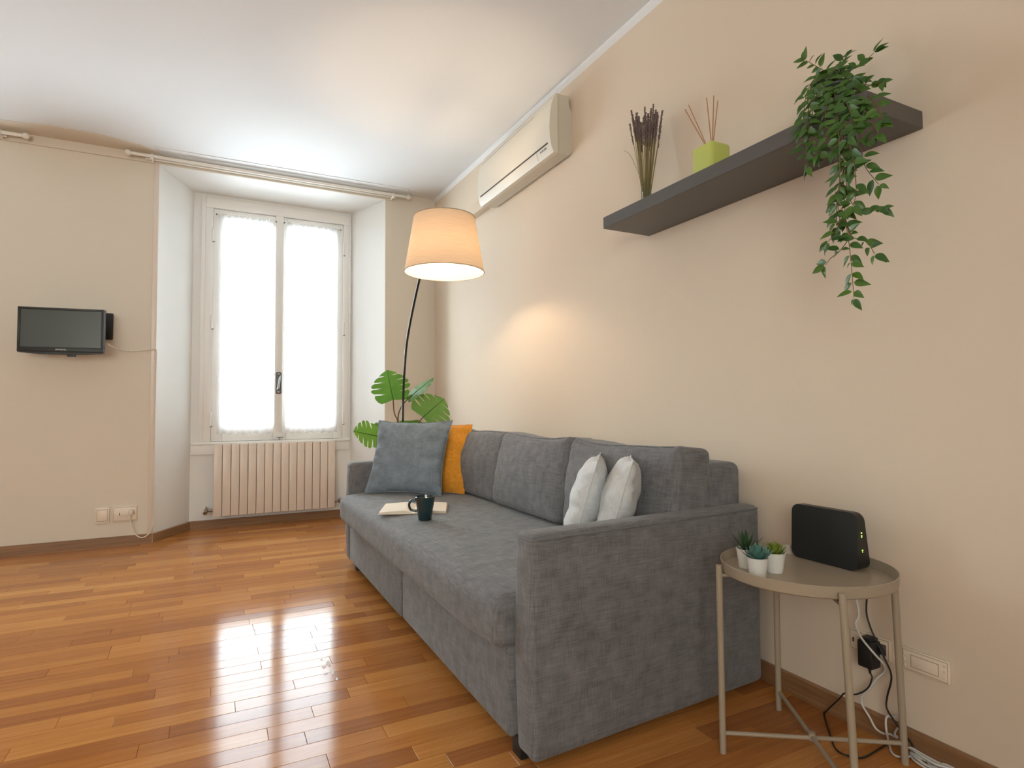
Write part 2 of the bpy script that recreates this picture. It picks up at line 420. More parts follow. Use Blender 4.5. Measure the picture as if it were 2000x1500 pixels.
def frame(o, xa, za):
    """matrix with local x along xa, local z near za"""
    x = Vector(xa).normalized(); z = Vector(za); z = (z-x*z.dot(x)).normalized(); y = z.cross(x)
    return Matrix(((x.x, y.x, z.x, o[0]), (x.y, y.y, z.y, o[1]), (x.z, y.z, z.z, o[2]), (0, 0, 0, 1)))
def text_mesh(body, size, mt, ext=0.0003):
    c = bpy.data.curves.new('lettering', 'FONT'); c.body = body; c.size = size; c.align_x = 'CENTER'; c.align_y = 'CENTER'; c.extrude = ext
    t = bpy.data.objects.new('lettering', c)
    me = bpy.data.meshes.new_from_object(t); bpy.data.objects.remove(t); bpy.data.curves.remove(c)
    me.materials.clear(); me.materials.append(mt); return me

# ================================================================== THE ROOM
# ---- floor of strip parquet
PW, GAP = 0.070, 0.0007
floor = MB().box((XL, YB, -0.06), (0.0, W+0.02, -0.0125)).build('floor', M['joint'], origin=(0, 0, 0), kind='structure',
        label='warm brown varnished strip parquet floor', category=None) if False else None
fl = MB().box((XL, YB, -0.06), (0.0, W+0.02, -0.006)).build('floor', M['joint'], origin=(0, 0, 0))
setp(fl, 'glossy reddish brown strip parquet floor', 'floor', kind='structure')
rng = random.Random(11)
planks = []
row = 0; y = YB
while y < W:
    x = XL - rng.uniform(0, 0.45) - (0.17*row) % 0.5
    while x < 0:
        ln = rng.choice([0.40, 0.45, 0.50, 0.50, 0.55])
        planks.append((x, y, ln)); x += ln
    y += PW; row += 1
def px_size(p):
    c = np.array([p[0]+p[2]/2, p[1]+PW/2, 0.0])-CAM
    dz = c @ _f
    if dz < 0.3: return 0
    u, v = 1000+F_PX*(c@_r)/dz, 750-F_PX*(c@_u)/dz
    if not (-150 < u < 2100 and 900 < v < 1600): return 0
    if p[0]+p[2]/2 > -0.9 and 1.45 < p[1] < 3.4: return 0      # under the sofa
    return 1.0/dz
order = sorted(planks, key=px_size, reverse=True)
single = set(order[:298])
pm = {}
stuff = MB(); tones = []
for p in planks:
    x0, y0, ln = p
    xa, xb = max(x0, XL), min(x0+ln, 0.0)
    if xb-xa < 0.02: continue
    h = rng.uniform(-0.0003, 0.0003)
    if p in single:
        key = round(xb-xa, 3)
        if key not in pm:
            pm[key] = MB().box((GAP/2, GAP/2, -0.012), (key-GAP/2, PW-GAP/2, 0.0), 0.0007, 1).mesh('plank', M['plank'], smooth=0)
        inst('plank', pm[key], fl, Matrix.Translation((xa, y0, h)))
    else:
        yb = min(y0+PW, W+0.02)
        stuff.box((xa+GAP/2, y0+GAP/2, -0.012), (xb-GAP/2, yb-GAP/2, h)); tones += [rng.random()]*8
so = stuff.build('far_planks', M['plank_stuff'], fl, smooth=0, recalc=False, kind='stuff')
so.data.attributes.new('tone', 'FLOAT', 'POINT').data.foreach_set('value', tones)
# worn scuff where the varnish has lifted
for k, (px, py, sx, sy) in enumerate([(641, 1296, .007, .024), (650, 1312, .006, .035), (633, 1303, .008, .012), (637, 1315, .007, .008), (658, 1326, .004, .014), (628, 1288, .004, .006), (644, 1300, .004, .012), (612, 1262, .003, .004), (620, 1270, .003, .003)]):
    c = at(px, py, z=0.0006); pts = []
    for i in range(9):
        a = 2*math.pi*i/9; rr = rng.uniform(0.6, 1.1)
        d = Vector((math.cos(a)*sx*rr, math.sin(a)*sy*rr, 0)); d.rotate(Matrix.Rotation(math.radians(-8), 3, 'Z'))
        pts.append(c+d)
    MB().prism(pts, (0, 0, 0.0004)).build('scuff', M['plaster'], fl, smooth=0)

# ---- ceiling (it rises slightly towards the windows)
MB().prism([(XL, YB, cz(YB)), (0, YB, cz(YB)), (0, W, cz(W)), (XL, W, cz(W))], (0, 0, 0.15)).build('ceiling', M['ceil'], smooth=0,
    label='plain white ceiling', cat='ceiling', kind='structure')

# ---- walls
T = 0.15
MB().box((0, YB-T, -0.06), (T, W+0.3, 2.95)).build('wall_right', M['wall'], smooth=0, label='warm beige painted wall behind the sofa', cat='wall', kind='structure')
MB().box((XL-T, YB-T, -0.06), (XL, W+0.3, 2.95)).build('wall_left', M['wall_far'], smooth=0, label='plain beige wall opposite the sofa', cat='wall', kind='structure')
_wb = MB()
for (a, b) in (((XL, -0.06), (V0, 2.95)), ((V1, -0.06), (0, 2.95)), ((V0, -0.06), (V1, VZ0)), ((V0, VZ1), (V1, 2.95))):
    _wb.box((a[0], YB-T, a[1]), (b[0], YB, b[1]))
_wb.build('wall_back', M['wall_far'], smooth=0, label='plain beige wall with a wide added fill window facing the niche', cat='wall', kind='structure')
wf = empty('wall_far', (-2.6, D, 0), 'beige wall toned as cooler lit, with a deep splayed window niche', 'wall', kind='structure')
def wall_block(x0, x1, z0=-0.06, z1=2.72): 
    return MB().box((x0, D, z0), (x1, D+0.001, z1))
def niche(s):
    a0, a1, b0, b1 = NX0+s, NX1+s, NB0+s, NB1+s
    m = MB()
    m.quad((a0, D, -.06), (b0, W, -.06), (b0, W, NZ), (a0, D, HZ))
    m.quad((a1, D, -.06), (a1, D, HZ), (b1, W, NZ), (b1, W, -.06))
    m.quad((a0, D, HZ), (b0, W, NZ), (b1, W, NZ), (a1, D, HZ))
    # wall around the window opening, with its thickness outward
    x0, x1 = WX0+s, WX1+s
    m.quad((b0, W, -.06), (b1, W, -.06), (b1, W, WZ0), (b0, W, WZ0))
    m.quad((b0, W, WZ0), (x0, W, WZ0), (x0, W, WZ1), (b0, W, WZ1))
    m.quad((x1, W, WZ0), (b1, W, WZ0), (b1, W, WZ1), (x1, W, WZ1))
    m.quad((b0, W, WZ1), (b1, W, WZ1), (b1, W, NZ), (b0, W, NZ))
    o = W+0.25
    m.quad((x0, W, WZ0), (x0, o, WZ0), (x0, o, WZ1), (x0, W, WZ1)); m.quad((x1, W, WZ0), (x1, W, WZ1), (x1, o, WZ1), (x1, o, WZ0))
    m.quad((x0, W, WZ1), (x0, o, WZ1), (x1, o, WZ1), (x1, W, WZ1)); m.quad((x0, W, WZ0), (x1, W, WZ0), (x1, o, WZ0), (x0, o, WZ0))
    return m.build('niche_lining', M['reveal'], wf, smooth=0, recalc=False)
niche(0); niche(SH)
m = MB()
xs = [XL, NX0+SH, NX1+SH, NX0, NX1, 0.0]
for i in (0, 2, 4): m.prism([(xs[i], D, -.06), (xs[i+1], D, -.06), (xs[i+1], D, 2.78), (xs[i], D, 2.78)], (0, 0.0, 0)) if False else m.quad((xs[i], D, -.06), (xs[i+1], D, -.06), (xs[i+1], D, 2.78), (xs[i], D, 2.78))
for i in (1, 3): m.quad((xs[i], D, HZ), (xs[i+1], D, HZ), (xs[i+1], D, 2.78), (xs[i], D, 2.78))
m.build('wall_face', M['wall_far'], wf, smooth=0, recalc=False)
# slightly proud lintel band over the niches
MB().box((XL, D-0.012, HZ), (NX1+0.06, D, 2.715), 0.002, 1).build('lintel_band', M['wall_far'], wf, smooth=0)

# corner bead, cornice and ceiling trims
def trim(k, mb, mt, label, smooth=35): mb.build('trim_%d' % k, mt, smooth=smooth, label=label, cat='trim', kind='structure')
m = MB(); n = 12
for i in range(n):
    y0 = YB+(D-YB)*i/n; y1 = YB+(D-YB)*(i+1)/n
    m.prism([(0, y0, cz(y0)-.032), (0, y0, cz(y0)), (-.016, y0, cz(y0)), (-.016, y0, cz(y0)-.012)], (0, y1-y0, cz(y1)-cz(y0)))
trim(1, m, M['ceil'], 'thin white cornice strip above the beige wall', 0)
c0 = cz(D)
m = MB().prism([(-2.06, 4.588, cz(4.588)-.004), (-0.28, 4.592, cz(4.592)-.004), (-0.20, 4.74, cz(4.74)-.004), (-1.9, 4.74, cz(4.74)-.004)], (0, 0, 0.03))
trim(2, m, M['ceil'], 'flat white plaster strip on the ceiling above the curtain pole', 0)
pts = [at(px, py, z=2.69) for px, py in ((-60, 228), (0, 236), (50, 243), (100, 248), (150, 256), (200, 266), (240, 276), (275, 286))]
pts = [Vector((p.x, p.y, cz(p.y)-.004)) for p in pts]
pts = [Vector((-4.9, 4.6, cz(4.6)-.004))]+pts+[Vector((-1.98, D-.012, cz(D)-.004)), Vector((-4.9, D-.012, cz(D)-.004))]
trim(3, MB().prism(pts, (0, 0, .03)), M['wall_far'], 'beige cove band where the television wall meets the ceiling', 0)
trim(4, MB().box((NX0-.030, D-.007, 0.0), (NX0+.003, D+.002, HZ), .003, 2), M['radiator'], 'narrow cream corner bead along the window niche edge')

# ---- skirting
BH, BT = 0.0634, 0.012
def skirting(name, pts, label):
    m = MB()
    for (a, b) in zip(pts[:-1], pts[1:]):
        a, b = Vector((*a, 0)), Vector((*b, 0)); d = (b-a).normalized(); nn = Vector((d.y, -d.x, 0))   # right-hand side of travel = room
        m.prism([a, a+nn*BT, a+nn*BT+Vector((0, 0, BH-.004)), a+nn*(BT-.004)+Vector((0, 0, BH)), a+Vector((0, 0, BH))], b-a)
    m.build(name, M['skirt'], smooth=0, label=label, cat='baseboard', kind='structure')
skirting('baseboard_right', [(0, D), (0, YB)], 'brown wooden skirting board along the beige wall')
skirting('baseboard_far', [(NX1+SH, D), (NX0, D), (NB0, W), (NB1, W), (NX1, D), (0, D)], 'brown wooden skirting board running into the window niche')
skirting('baseboard_left', [(XL, YB), (XL, D), (NX0+SH, D), (NB0+SH, W), (NB1+SH, W), (NX1+SH, D)], 'brown wooden skirting board beyond the television')

# ================================================================== WINDOWS
def window(k, s, label):
    root = empty('window_%d' % k, ((WX0+WX1)/2+s, W, WZ0), label, 'window', kind='structure')
    J = M['joinery']
    def B(a, b, bev=.003): return MB().box((a[0]+s, a[1], a[2]), (b[0]+s, b[1], b[2]), bev, 2)
    B((WX0, W-.016, WZ0+.006), (WX0+.053, W+.07, 2.490)).build('jamb', J, root)
    B((WX1-.049, W-.016, WZ0+.006), (WX1, W+.07, 2.490)).build('jamb', J, root)
    B((WX0, W-.016, 2.490), (WX1, W+.07, WZ1)).build('frame_head', J, root)
    for a_, b_ in (((WX0+.04, .66), (WX0+.075, 2.50)), ((WX1-.07, .66), (WX1-.04, 2.50)), ((WX0+.04, 2.465), (WX1-.04, 2.50)), ((WX0+.04, .655), (WX1-.04, .69)), ((-1.22, .66), (-1.18, 2.50))):
        B((a_[0], W+.040, a_[1]), (b_[0], W+.068, b_[1]), 0).build('rebate', J, root)
    B((WX0-.03, W-.022, WZ0-.02), (WX0, W, WZ1+.02), .006).build('architrave', J, root)
    B((WX1, W-.022, WZ0-.02), (WX1+.012, W, WZ1+.02), .004).build('architrave', J, root)
    B((NB0+.005, W-.035, WZ0-.014), (NB1-.012, W+.07, WZ0+.006), .004).build('sill', J, root)
    B((NB0+.002, W-.018, 0.565), (NB1-.014, W, WZ0-.014), .003).build('apron', J, root)
    for side, (x0, x1, sl, sr) in enumerate(((-1.695, -1.203, .078, .040), (-1.197, -.703, .044, .072))):
        m = B((x0, W-.004, .663), (x0+sl, W+.038, 2.487)); sash = m.build('sash', J, root)
        B((x1-sr, W-.004, .663), (x1, W+.038, 2.487)).build('stile', J, sash)
        B((x0+sl, W-.004, 2.396), (x1-sr, W+.038, 2.487)).build('top_rail', J, sash)
        B((x0+sl, W-.004, .663), (x1-sr, W+.038, .777)).build('bottom_rail', J, sash)
        zs = [.777, 1.187, 1.587, 2.004, 2.396]
        for z in zs[1:-1]:
            B((x0+sl, W+.002, z-.011), (x1-sr, W+.032, z+.011)).build('glazing_bar', J, sash)
        for z0, z1 in zip(zs[:-1], zs[1:]):
            MB().box((x0+sl+s-.004, W+.018, z0), (x1-sr+s+.004, W+.021, z1)).build('glass_pane', M['glass'], sash, smooth=0)
        hx = x0-.004 if side == 0 else x1+.004
        for z in (2.272, 1.587, .831):
            MB().lathe([(.0075, -.05), (.0075, .05)], (hx+s, W-.020, z), 10).ball((hx+s, W-.020, z+.052), .008).build('hinge', M['joinery'], root)
            B((hx-.004, W-.022, z-.055), (hx+.012, W-.012, z-.045), .001).build('hinge_pin', M['pewter'], root)
    B((-1.245, W-.032, .690), (-1.182, W-.004, 2.487), .006).build('astragal', J, root)
    # espagnolette handle on its long plate
    cx, z0, z1 = -1.212+s, 1.035, 1.208
    pl = MB().box((cx-.021, W-.042, z0), (cx+.021, W-.031, z1), .009, 3).build('handle_plate', M['pewter'], root)
    MB().tube([(cx-.010, W-.050, z0+.035), (cx-.004, W-.066, z0+.05), (cx+.004, W-.070, z1-.06), (cx+.010, W-.050, z1-.03)], [.006, .008, .008, .006], 8).build('handle_lever', M['steel'], pl)
    for z in (z0+.014, z1-.014): MB().ball((cx, W-.043, z), .009, sc=(1, .4, 1)).build('handle_screw', M['steel'], pl)
    B((-1.235, W-.044, .683), (-1.165, W-.030, .712), .003).build('bolt', M['whiteplastic'], root)
    B((-1.222, W-.047, .680), (-1.175, W-.040, .686), .001).build('bolt_slot', M['pewter'], root)
    return root
window(1, 0, 'tall white two-sash casement window in the splayed niche')
window(2, SH, 'tall white two-sash casement window beyond the television wall')

w3 = empty('window_3', ((V0+V1)/2, YB, VZ0), 'wide white four-light fill window added in the wall facing the niche', 'window', kind='structure')
def B3(x0, x1, z0, z1, y0=YB-.09, y1=YB-.03): return MB().box((x0, y0, z0), (x1, y1, z1), .003, 2)
B3(V0, V0+.05, VZ0, VZ1).build('jamb', M['joinery'], w3); B3(V1-.05, V1, VZ0, VZ1).build('jamb', M['joinery'], w3)
B3(V0+.05, V1-.05, VZ1-.06, VZ1).build('frame_head', M['joinery'], w3)
B3(V0-.04, V1+.04, VZ0-.03, VZ0, YB-.09, YB+.04).build('sill', M['joinery'], w3)
nw = 4; sw = (V1-V0-.10)/nw
for k in range(nw):
    x0 = V0+.05+k*sw; x1 = x0+sw
    sa = B3(x0, x0+.05, VZ0, VZ1-.06, YB-.08, YB-.04).build('sash', M['joinery'], w3)
    B3(x1-.05, x1, VZ0, VZ1-.06, YB-.08, YB-.04).build('stile', M['joinery'], sa)
    B3(x0+.05, x1-.05, VZ0, VZ0+.07, YB-.08, YB-.04).build('bottom_rail', M['joinery'], sa)
    B3(x0+.05, x1-.05, VZ1-.13, VZ1-.06, YB-.08, YB-.04).build('top_rail', M['joinery'], sa)
    MB().box((x0+.045, YB-.062, VZ0+.06), (x1-.045, YB-.058, VZ1-.12)).build('glass_pane', M['fill_tint'], sa, smooth=0)

def curtain(x0, x1, label, s=0.0):
    root = empty('sheer_curtain', ((x0+x1)/2+s, W-.03, .69), label, 'curtain', 'sheer curtains on the window sashes')
    nx, nz = 60, 24; vs_, fs = [], []; ph = rng.uniform(0, 6)
    zt = 2.432
    for j in range(nz+1):
        t = j/nz
        # pulled in a little where it meets each glazing bar
        for i in range(nx+1):
            u = i/nx
            z0 = .712 + .010*abs(math.sin(u*math.pi*7+ph))
            z = zt+(z0-zt)*t
            pinch = .008*sum(math.exp(-((z-zz)/.035)**2) for zz in (1.17, 1.57, 1.99))
            amp = .0045*(.5+.7*t)+.003*math.exp(-((t-.02)/.03)**2)
            xx = x0+s+(x1-x0)*u; xx += pinch*(0.5-u)*2*(-1)
            vs_.append((xx, W-.036+amp*math.sin(u*2*math.pi*9+ph+.8*math.sin(3*t+ph))+.002*math.sin(31*u+5*t), z))
    for j in range(nz):
        for i in range(nx): fs.append((j*(nx+1)+i, j*(nx+1)+i+1, (j+1)*(nx+1)+i+1, (j+1)*(nx+1)+i))
    MB().add(vs_, fs).build('cloth', M['sheer'], root, smooth=80, recalc=False)
    # gathered heading on a thin wire
    vs_, fs = [], []
    for i in range(91):
        u = i/90
        for dz in (-.012, .012):
            vs_.append((x0+s+(x1-x0)*u, W-.036+.006*math.sin(u*2*math.pi*16+ph), zt+dz+.004*math.sin(u*2*math.pi*23)))
    for i in range(90): fs.append((2*i, 2*i+1, 2*i+3, 2*i+2))
    MB().add(vs_, fs).build('gathered_heading', M['sheer'], root, smooth=80, recalc=False)
    MB().tube([(x0+s-.02, W-.036, zt+.004), (x1+s+.02, W-.036, zt+.004)], .0025, 6).build('curtain_wire', M['whiteplastic'], root)
    for xx in (x0-.02, x1+.02): MB().ball((xx+s, W-.034, zt+.004), .006).build('hook', M['pewter'], root)
curtain(-1.655, -1.262, 'sheer white voile curtain on the niche window sash nearer the television')
curtain(-1.160, -.750, 'sheer white voile curtain on the niche window sash nearer the floor lamp')
curtain(-1.655, -1.262, 'sheer white voile curtain on the far sash of the other window', SH)
curtain(-1.160, -.750, 'sheer white voile curtain on the sash of the other window nearer the television', SH)

def curtain_pole(x0, x1, label):
    yy, z0 = D-.071, 2.664
    root = empty('curtain_pole', ((x0+x1)/2, yy, z0), label, 'curtain pole', 'curtain poles above the windows')
    MB().tube([(x0, yy, z0), (x1, yy, z0)], .011, 12).build('pole', M['rod'], root)
    MB().tube([(x0+.10, yy+.028, z0-.012), (x1-.10, yy+.028, z0-.012)], .006, 8).build('lower_pole', M['rod'], root)
    for xx in (x0, x1): MB().ball((xx, yy, z0), .021, 14, 10).build('finial', M['rod'], root)
    for xx in (x0+.14, x1-.13):
        b = MB().lathe([(.016, -.006), (.018, .0), (.016, .006)], (0, 0, 0), 14)
        for q in b.v: q.x, q.y, q.z = xx+q.z*1.4, yy+q.x, z0+q.y
        b.tube([(xx, yy, z0-.005), (xx, D-.012, z0-.020)], .007, 8); b.ball((xx, yy-.012, z0-.018), .012)
        b.build('bracket', M['rod'], root)
curtain_pole(-2.218, -.254, 'cream curtain pole above the niche window with ball finials')
curtain_pole(-4.75, -2.768, 'cream curtain pole ending above the television')

# ================================================================== RADIATOR
rx0, rx1, rz0, rz1, ry0, ry1 = -1.672, -.776, .100, .645, 5.0, 5.085
rad = empty('radiator', ((rx0+rx1)/2, (ry0+ry1)/2, rz0), 'cream finned radiator of flat columns under the window', 'radiator')
n = 15; wdt = (rx1-rx0)/n
sec = MB()
prof = []
sec.box((.0015, 0, 0), (wdt-.0015, .012, rz1-rz0), .004, 2)              # front plate
sec.box((wdt/2-.004, .010, .02), (wdt/2+.004, ry1-ry0-.006, rz1-rz0-.03), .002, 1)
sec.box((.006, ry1-ry0-.012, .01), (wdt-.006, ry1-ry0, rz1-rz0-.02), .004, 1)
sec.tube([(-.0, .045, .045), (wdt, .045, .045)], .018, 10); sec.tube([(0, .045, rz1-rz0-.055), (wdt, .045, rz1-rz0-.055)], .018, 10)
# sloping top fin
sec.prism([(.0015, .004, rz1-rz0-.004), (wdt-.0015, .004, rz1-rz0-.004), (wdt-.004, .075, rz1-rz0-.02), (.004, .075, rz1-rz0-.02)], (0, 0, .004))
sm = sec.mesh('section', M['radiator'])
for i in range(n): inst('section', sm, rad, Matrix.Translation((rx0+i*wdt, ry0, rz0)))
for sgn, xx in ((-1, rx0), (1, rx1)):
    zc = rz0+.045; yc = ry0+.045
    v = MB().tube([(xx, yc, zc), (xx+sgn*.045, yc, zc)], .011, 10).tube([(xx+sgn*.045, yc, zc), (xx+sgn*.045, W, zc)], .009, 10)
    v.ball((xx+sgn*.045, yc, zc), .017); v.build('valve', M['brass'], rad)
    kn = MB().tube([(xx+sgn*.045, yc-.01, zc), (xx+sgn*.052, yc-.05, zc-.012)], [.012, .015], 10).build('valve_knob', M['brass'], rad)
    MB().tube([(xx+sgn*.045, yc, zc), (xx+sgn*.045, yc, zc+.03)], [.008, .005], 8).build('valve_stem', M['steel'], rad)

# ================================================================== TELEVISION
TVC = Vector((-2.532, 4.545, 1.262)); TVR = math.radians(-7)
tv = empty('television', TVC, 'small black flat television on a wall bracket beside the window niche', 'television', rz=TVR)
TM = WM[tv.name]
def tvb(mb): 
    for q in mb.v: q.xyz = TM @ q
    return mb
tw, th = .226, .292
# body: slightly bowed lower edge
bm_pts = [(-tw, 0, .012), (-tw*.55, 0, .002), (0, 0, 0.0), (tw*.55, 0, .002), (tw, 0, .012), (tw, 0, th), (-tw, 0, th)]
m = MB().prism([Vector(p) for p in bm_pts], (0, .035, 0)); tvb(m).build('casing', M['black'], tv, smooth=0)
tvb(MB().box((-tw*.8, .035, .05), (tw*.8, .06, th-.04), .01)).build('back_shell', M['black'], tv)
fr = MB()
for a, b in (((-tw, -.007, .045), (-tw+.014, .001, th)), ((tw-.014, -.007, .045), (tw, .001, th)), ((-tw, -.007, th-.014), (tw, .001, th)), ((-tw, -.007, .016), (tw, .001, .045))):
    fr.box(a, b, .003, 2)
tvb(fr).build('bezel', M['black'], tv)
tvb(MB().box((-tw+.013, -.002, .044), (tw-.013, .001, th-.013))).build('screen', M['screen'], tv, smooth=0)
tvb(MB().box((.03, -.002, -.012), (.075, .02, .002), .002)).build('base_clip', M['black'], tv)
lo = inst('lettering', text_mesh('SAMSUNG', .0125, M['logo']), tv, TM @ Matrix.Translation((0, -.0075, .030)) @ Matrix.Rotation(math.pi/2, 4, 'X'))
a = TM @ Vector((.10, .06, .16))
MB().tube([a, (-2.40, 4.66, 1.46), (-2.335, 4.735, 1.47)], .012, 10).build('bracket_arm', M['black'], tv)
MB().box((-2.375, 4.728, 1.385), (-2.288, D, 1.565), .008).build('wall_plate', M['black'], tv)
c = spline([at(209, 671, y=4.62), at(228, 681, y=4.70), at(255, 686, y=4.742), at(285, 684, y=4.742), at(303, 682, y=4.742), at(306, 690, y=4.742), at(305, 720, y=4.742), at(301, 900, y=4.742), at(299, 1010, y=4.735),
            at(296, 1032, y=4.725), at(288, 1045, y=4.72), at(277, 1050, y=4.715), at(266, 1045, y=4.715), at(258, 1030, y=4.72), at(254, 1012, y=4.72), at(255, 1003, y=4.725)], 8)
MB().tube(c, .0035, 8).build('television_cable', M['cable_c'], label='thin cream cable from the television down the niche edge to the socket', cat='cable')

# ================================================================== SOCKET PLATES
def plate(name, label, p0, p1, wall, feats):
    """p0,p1: two corners on the wall; wall 'far' (y=D) or 'right' (x=0); feats in 0..1 plate coordinates"""
    if wall == 'far':
        P = lambda u, v, d: Vector((p0[0]+(p1[0]-p0[0])*u, D-d, p0[1]+(p1[1]-p0[1])*v))
        c = P(.5, .0, 0)
    else:
        P = lambda u, v, d: Vector((-d, p0[0]+(p1[0]-p0[0])*u, p0[1]+(p1[1]-p0[1])*v))
        c = P(.5, .0, 0)
    root = empty(name, c, label, 'socket plate')
    def bx(u0, u1, v0, v1, d0, d1, bev): 
        a, b = P(u0, v0, d0), P(u1, v1, d1)
        lo = [min(a[i], b[i]) for i in range(3)]; hi = [max(a[i], b[i]) for i in range(3)]
        return MB().box(lo, hi, bev, 2)
    bx(0, 1, 0, 1, 0, .010, .003).build('cover', M['ivory'], root)
    for f in feats:
        bx(*f[:6], f[6] if len(f) > 6 else 0).build(f[7], M[f[8]], root)
    return root
ins = [(.028, .972, .055, .945, .0085, .0106, 0, 'shade_line', 'shade_line'), (.04, .96, .08, .92, 0.0095, .0115, .0008, 'inset_frame', 'ivory')]
plate('blank_plate', 'square blank cream plate low on the television wall', (-2.366, .158), (-2.288, .262), 'far', [(.12, .88, .12, .88, .0085, .0106, 0, 'shade_line', 'shade_line'), (.15, .85, .15, .85, 0.0095, .0115, .0008, 'inset', 'ivory')])
plate('socket_plate', 'cream socket plate with a plug low on the television wall', (-2.270, .160), (-2.130, .263), 'far',
      ins+[(.30, .42, .35, .65, .011, .0140, .001, 'switch', 'ivory'), (.27, .30, .42, .58, .011, .0142, 0, 'socket_hole', 'darkslot'), (.48, .64, .3, .7, .011, .0135, .001, 'module', 'ivory')])
MB().box((-2.178, 4.702, .205), (-2.150, D-.0095, .237), .006).tube([(-2.180, 4.722, .222), (-2.176, 4.722, .222)], .008).build('plug', M['cable_c'], label='cream plug pushed into the socket near the niche', cat='plug')
scr = [(.06, .10), (.90, .94)]
sf = []
for u0, u1 in scr:
    for v0 in (.18, .45, .72): sf.append((u0, u1, v0, v0+.12, .011, .0140, .001, 'rib', 'ivory'))
plate('blank_cover_plate', 'long ivory blank cover plate on the beige wall right of the side table', (.845, .216), (.960, .273), 'right', ins+[(.205, .795, .22, .78, .0105, .0119, 0, 'panel_shade_line', 'shade_line'), (.22, .78, .25, .75, .011, .0128, .001, 'panel', 'ivory')]+sf)
plate('double_socket_plate', 'ivory socket plate on the beige wall behind the side table', (.990, .217), (1.105, .276), 'right',
      ins+[(.08, .24, .25, .75, .011, .0140, .001, 'socket_module', 'pewter'), (.72, .86, .25, .75, .011, .0140, .001, 'switch_module', 'ivory'), (.87, .90, .4, .6, .011, .0142, 0, 'slot', 'darkslot'), (.45, .6, .25, .75, .011, .0140, .001, 'middle_module', 'ivory')])

# ================================================================== AIR CONDITIONER
ay0, ay1 = 2.56, 3.49
ac = empty('air_conditioner', (-.07, (ay0+ay1)/2, 2.235), 'cream wall air conditioner just under the ceiling', 'air conditioner')
prof = [(0, 2.262), (-.015, 2.242), (-.120, 2.233), (-.133, 2.262), (-.142, 2.31), (-.145, 2.36), (-.141, 2.43), (-.130, 2.49), (-.112, 2.535), (-.095, 2.556), (-.02, 2.556), (0, 2.54)]
back = [p for p in prof]
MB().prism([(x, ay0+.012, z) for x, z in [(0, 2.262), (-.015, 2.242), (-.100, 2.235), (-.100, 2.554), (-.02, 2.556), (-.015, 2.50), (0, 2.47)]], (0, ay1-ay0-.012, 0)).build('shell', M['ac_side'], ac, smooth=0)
front = [(-.095, 2.234), (-.120, 2.233), (-.133, 2.262), (-.142, 2.31), (-.145, 2.36), (-.141, 2.43), (-.130, 2.49), (-.112, 2.535), (-.095, 2.556)]
MB().prism([(x, ay0, z) for x, z in front], (0, ay1-ay0, 0)).build('front_cover', M['ac'], ac, smooth=20)
def fx(z):
    for (xa, za), (xb, zb) in zip(front[1:], front[2:]):
        if za <= z <= zb: return xa+(xb-xa)*(z-za)/(zb-za)
    return -.13
z = 2.288; MB().box((fx(z)-.0015, ay0+.03, z-.004), (fx(z)+.006, ay1-.03, z+.004)).build('air_slot', M['darkslot'], ac, smooth=0)
z = 2.505; MB().box((fx(z)-.0008, ay0+.20, z-.002), (fx(z)+.006, ay1-.02, z+.0015)).build('panel_seam', M['greyprint'], ac, smooth=0)
z = 2.260; MB().prism([(fx(zz_)-.0006, ay0+.150, zz_) for zz_ in (2.240, 2.262, 2.282)]+[(fx(zz_)+.004, ay0+.150, zz_) for zz_ in (2.282, 2.262, 2.240)], (0, .0022, 0)).build('flap_seam', M['greyprint'], ac, smooth=0)
MB().tube([(-.016, ay0+.02, 2.2415), (-.016, ay1-.02, 2.2415)], .0015, 6).build('bottom_seam', M['greyprint'], ac)
z = 2.270
for k, (a, b) in enumerate(((.050, .075), (.080, .098), (.102, .118))):
    MB().box((fx(z)-.0012, ay0+a, z-.006+.001*k), (fx(z)+.004, ay0+b-.002, z+.006-.001*k)).build('emblem', M['greyprint'], ac, smooth=0)
du = MB().box((-.055, ay1+.001, 2.278), (0, D, 2.352), .006)
du.build('pipe_duct', M['wall'], label='beige boxed pipe duct running from the air conditioner to the corner', cat='duct')

# ================================================================== SHELF AND WHAT STANDS ON IT
SZ0, SZ1 = 1.6495, 1.6970
m = MB().box((-.240, .869, SZ0), (0, 1.969, SZ1), .0015, 1)
# the shelf sits a touch out of level, as in the photograph
for q in m.v: q.z += (q.y-1.42)*0.004
m.build('wall_shelf', M['shelf'], label='long charcoal floating shelf on the beige wall', cat='shelf')
ST = lambda y: SZ1+(y-1.42)*0.004
# lavender in a glass tube
vx, vy = -.115, 1.845; vz = ST(1.845)
va = empty('glass_vase', (vx, vy, vz), 'slim clear glass vase on the shelf end nearer the window', 'vase')
MB().lathe([(.0195, 0), (.0200, .135), (.0180, .135), (.0175, .006), (.0, .006)], (vx, vy, vz), 24, True, False).build('glass_body', M['clearglass'], va)
lav = empty('lavender_bunch', (vx, vy, vz+.01), 'bunch of dried lavender standing in the glass vase', 'dried flowers')
stems = {}
for v in range(4):
    ln = (.36, .38, .335, .395)[v]
    k = MB().tube([(0, 0, 0), (0, 0, ln*.6), (.004, 0, ln)], [.0014, .0012, .0009], 5).mesh('stem', M['lavstem'])
    s = MB(); r2 = random.Random(v)
    for i in range(12):
        zz = ln-.075+i*.0075
        for kk in range(3):
            a = r2.uniform(0, 6.28); s.ball((.004+.0022*math.cos(a), .0022*math.sin(a), zz), .0024, 5, 4, (1, 1, 1.6))
    stems[v] = (k, s.mesh('flower_spike', M['lavflower']))
r3 = random.Random(3)
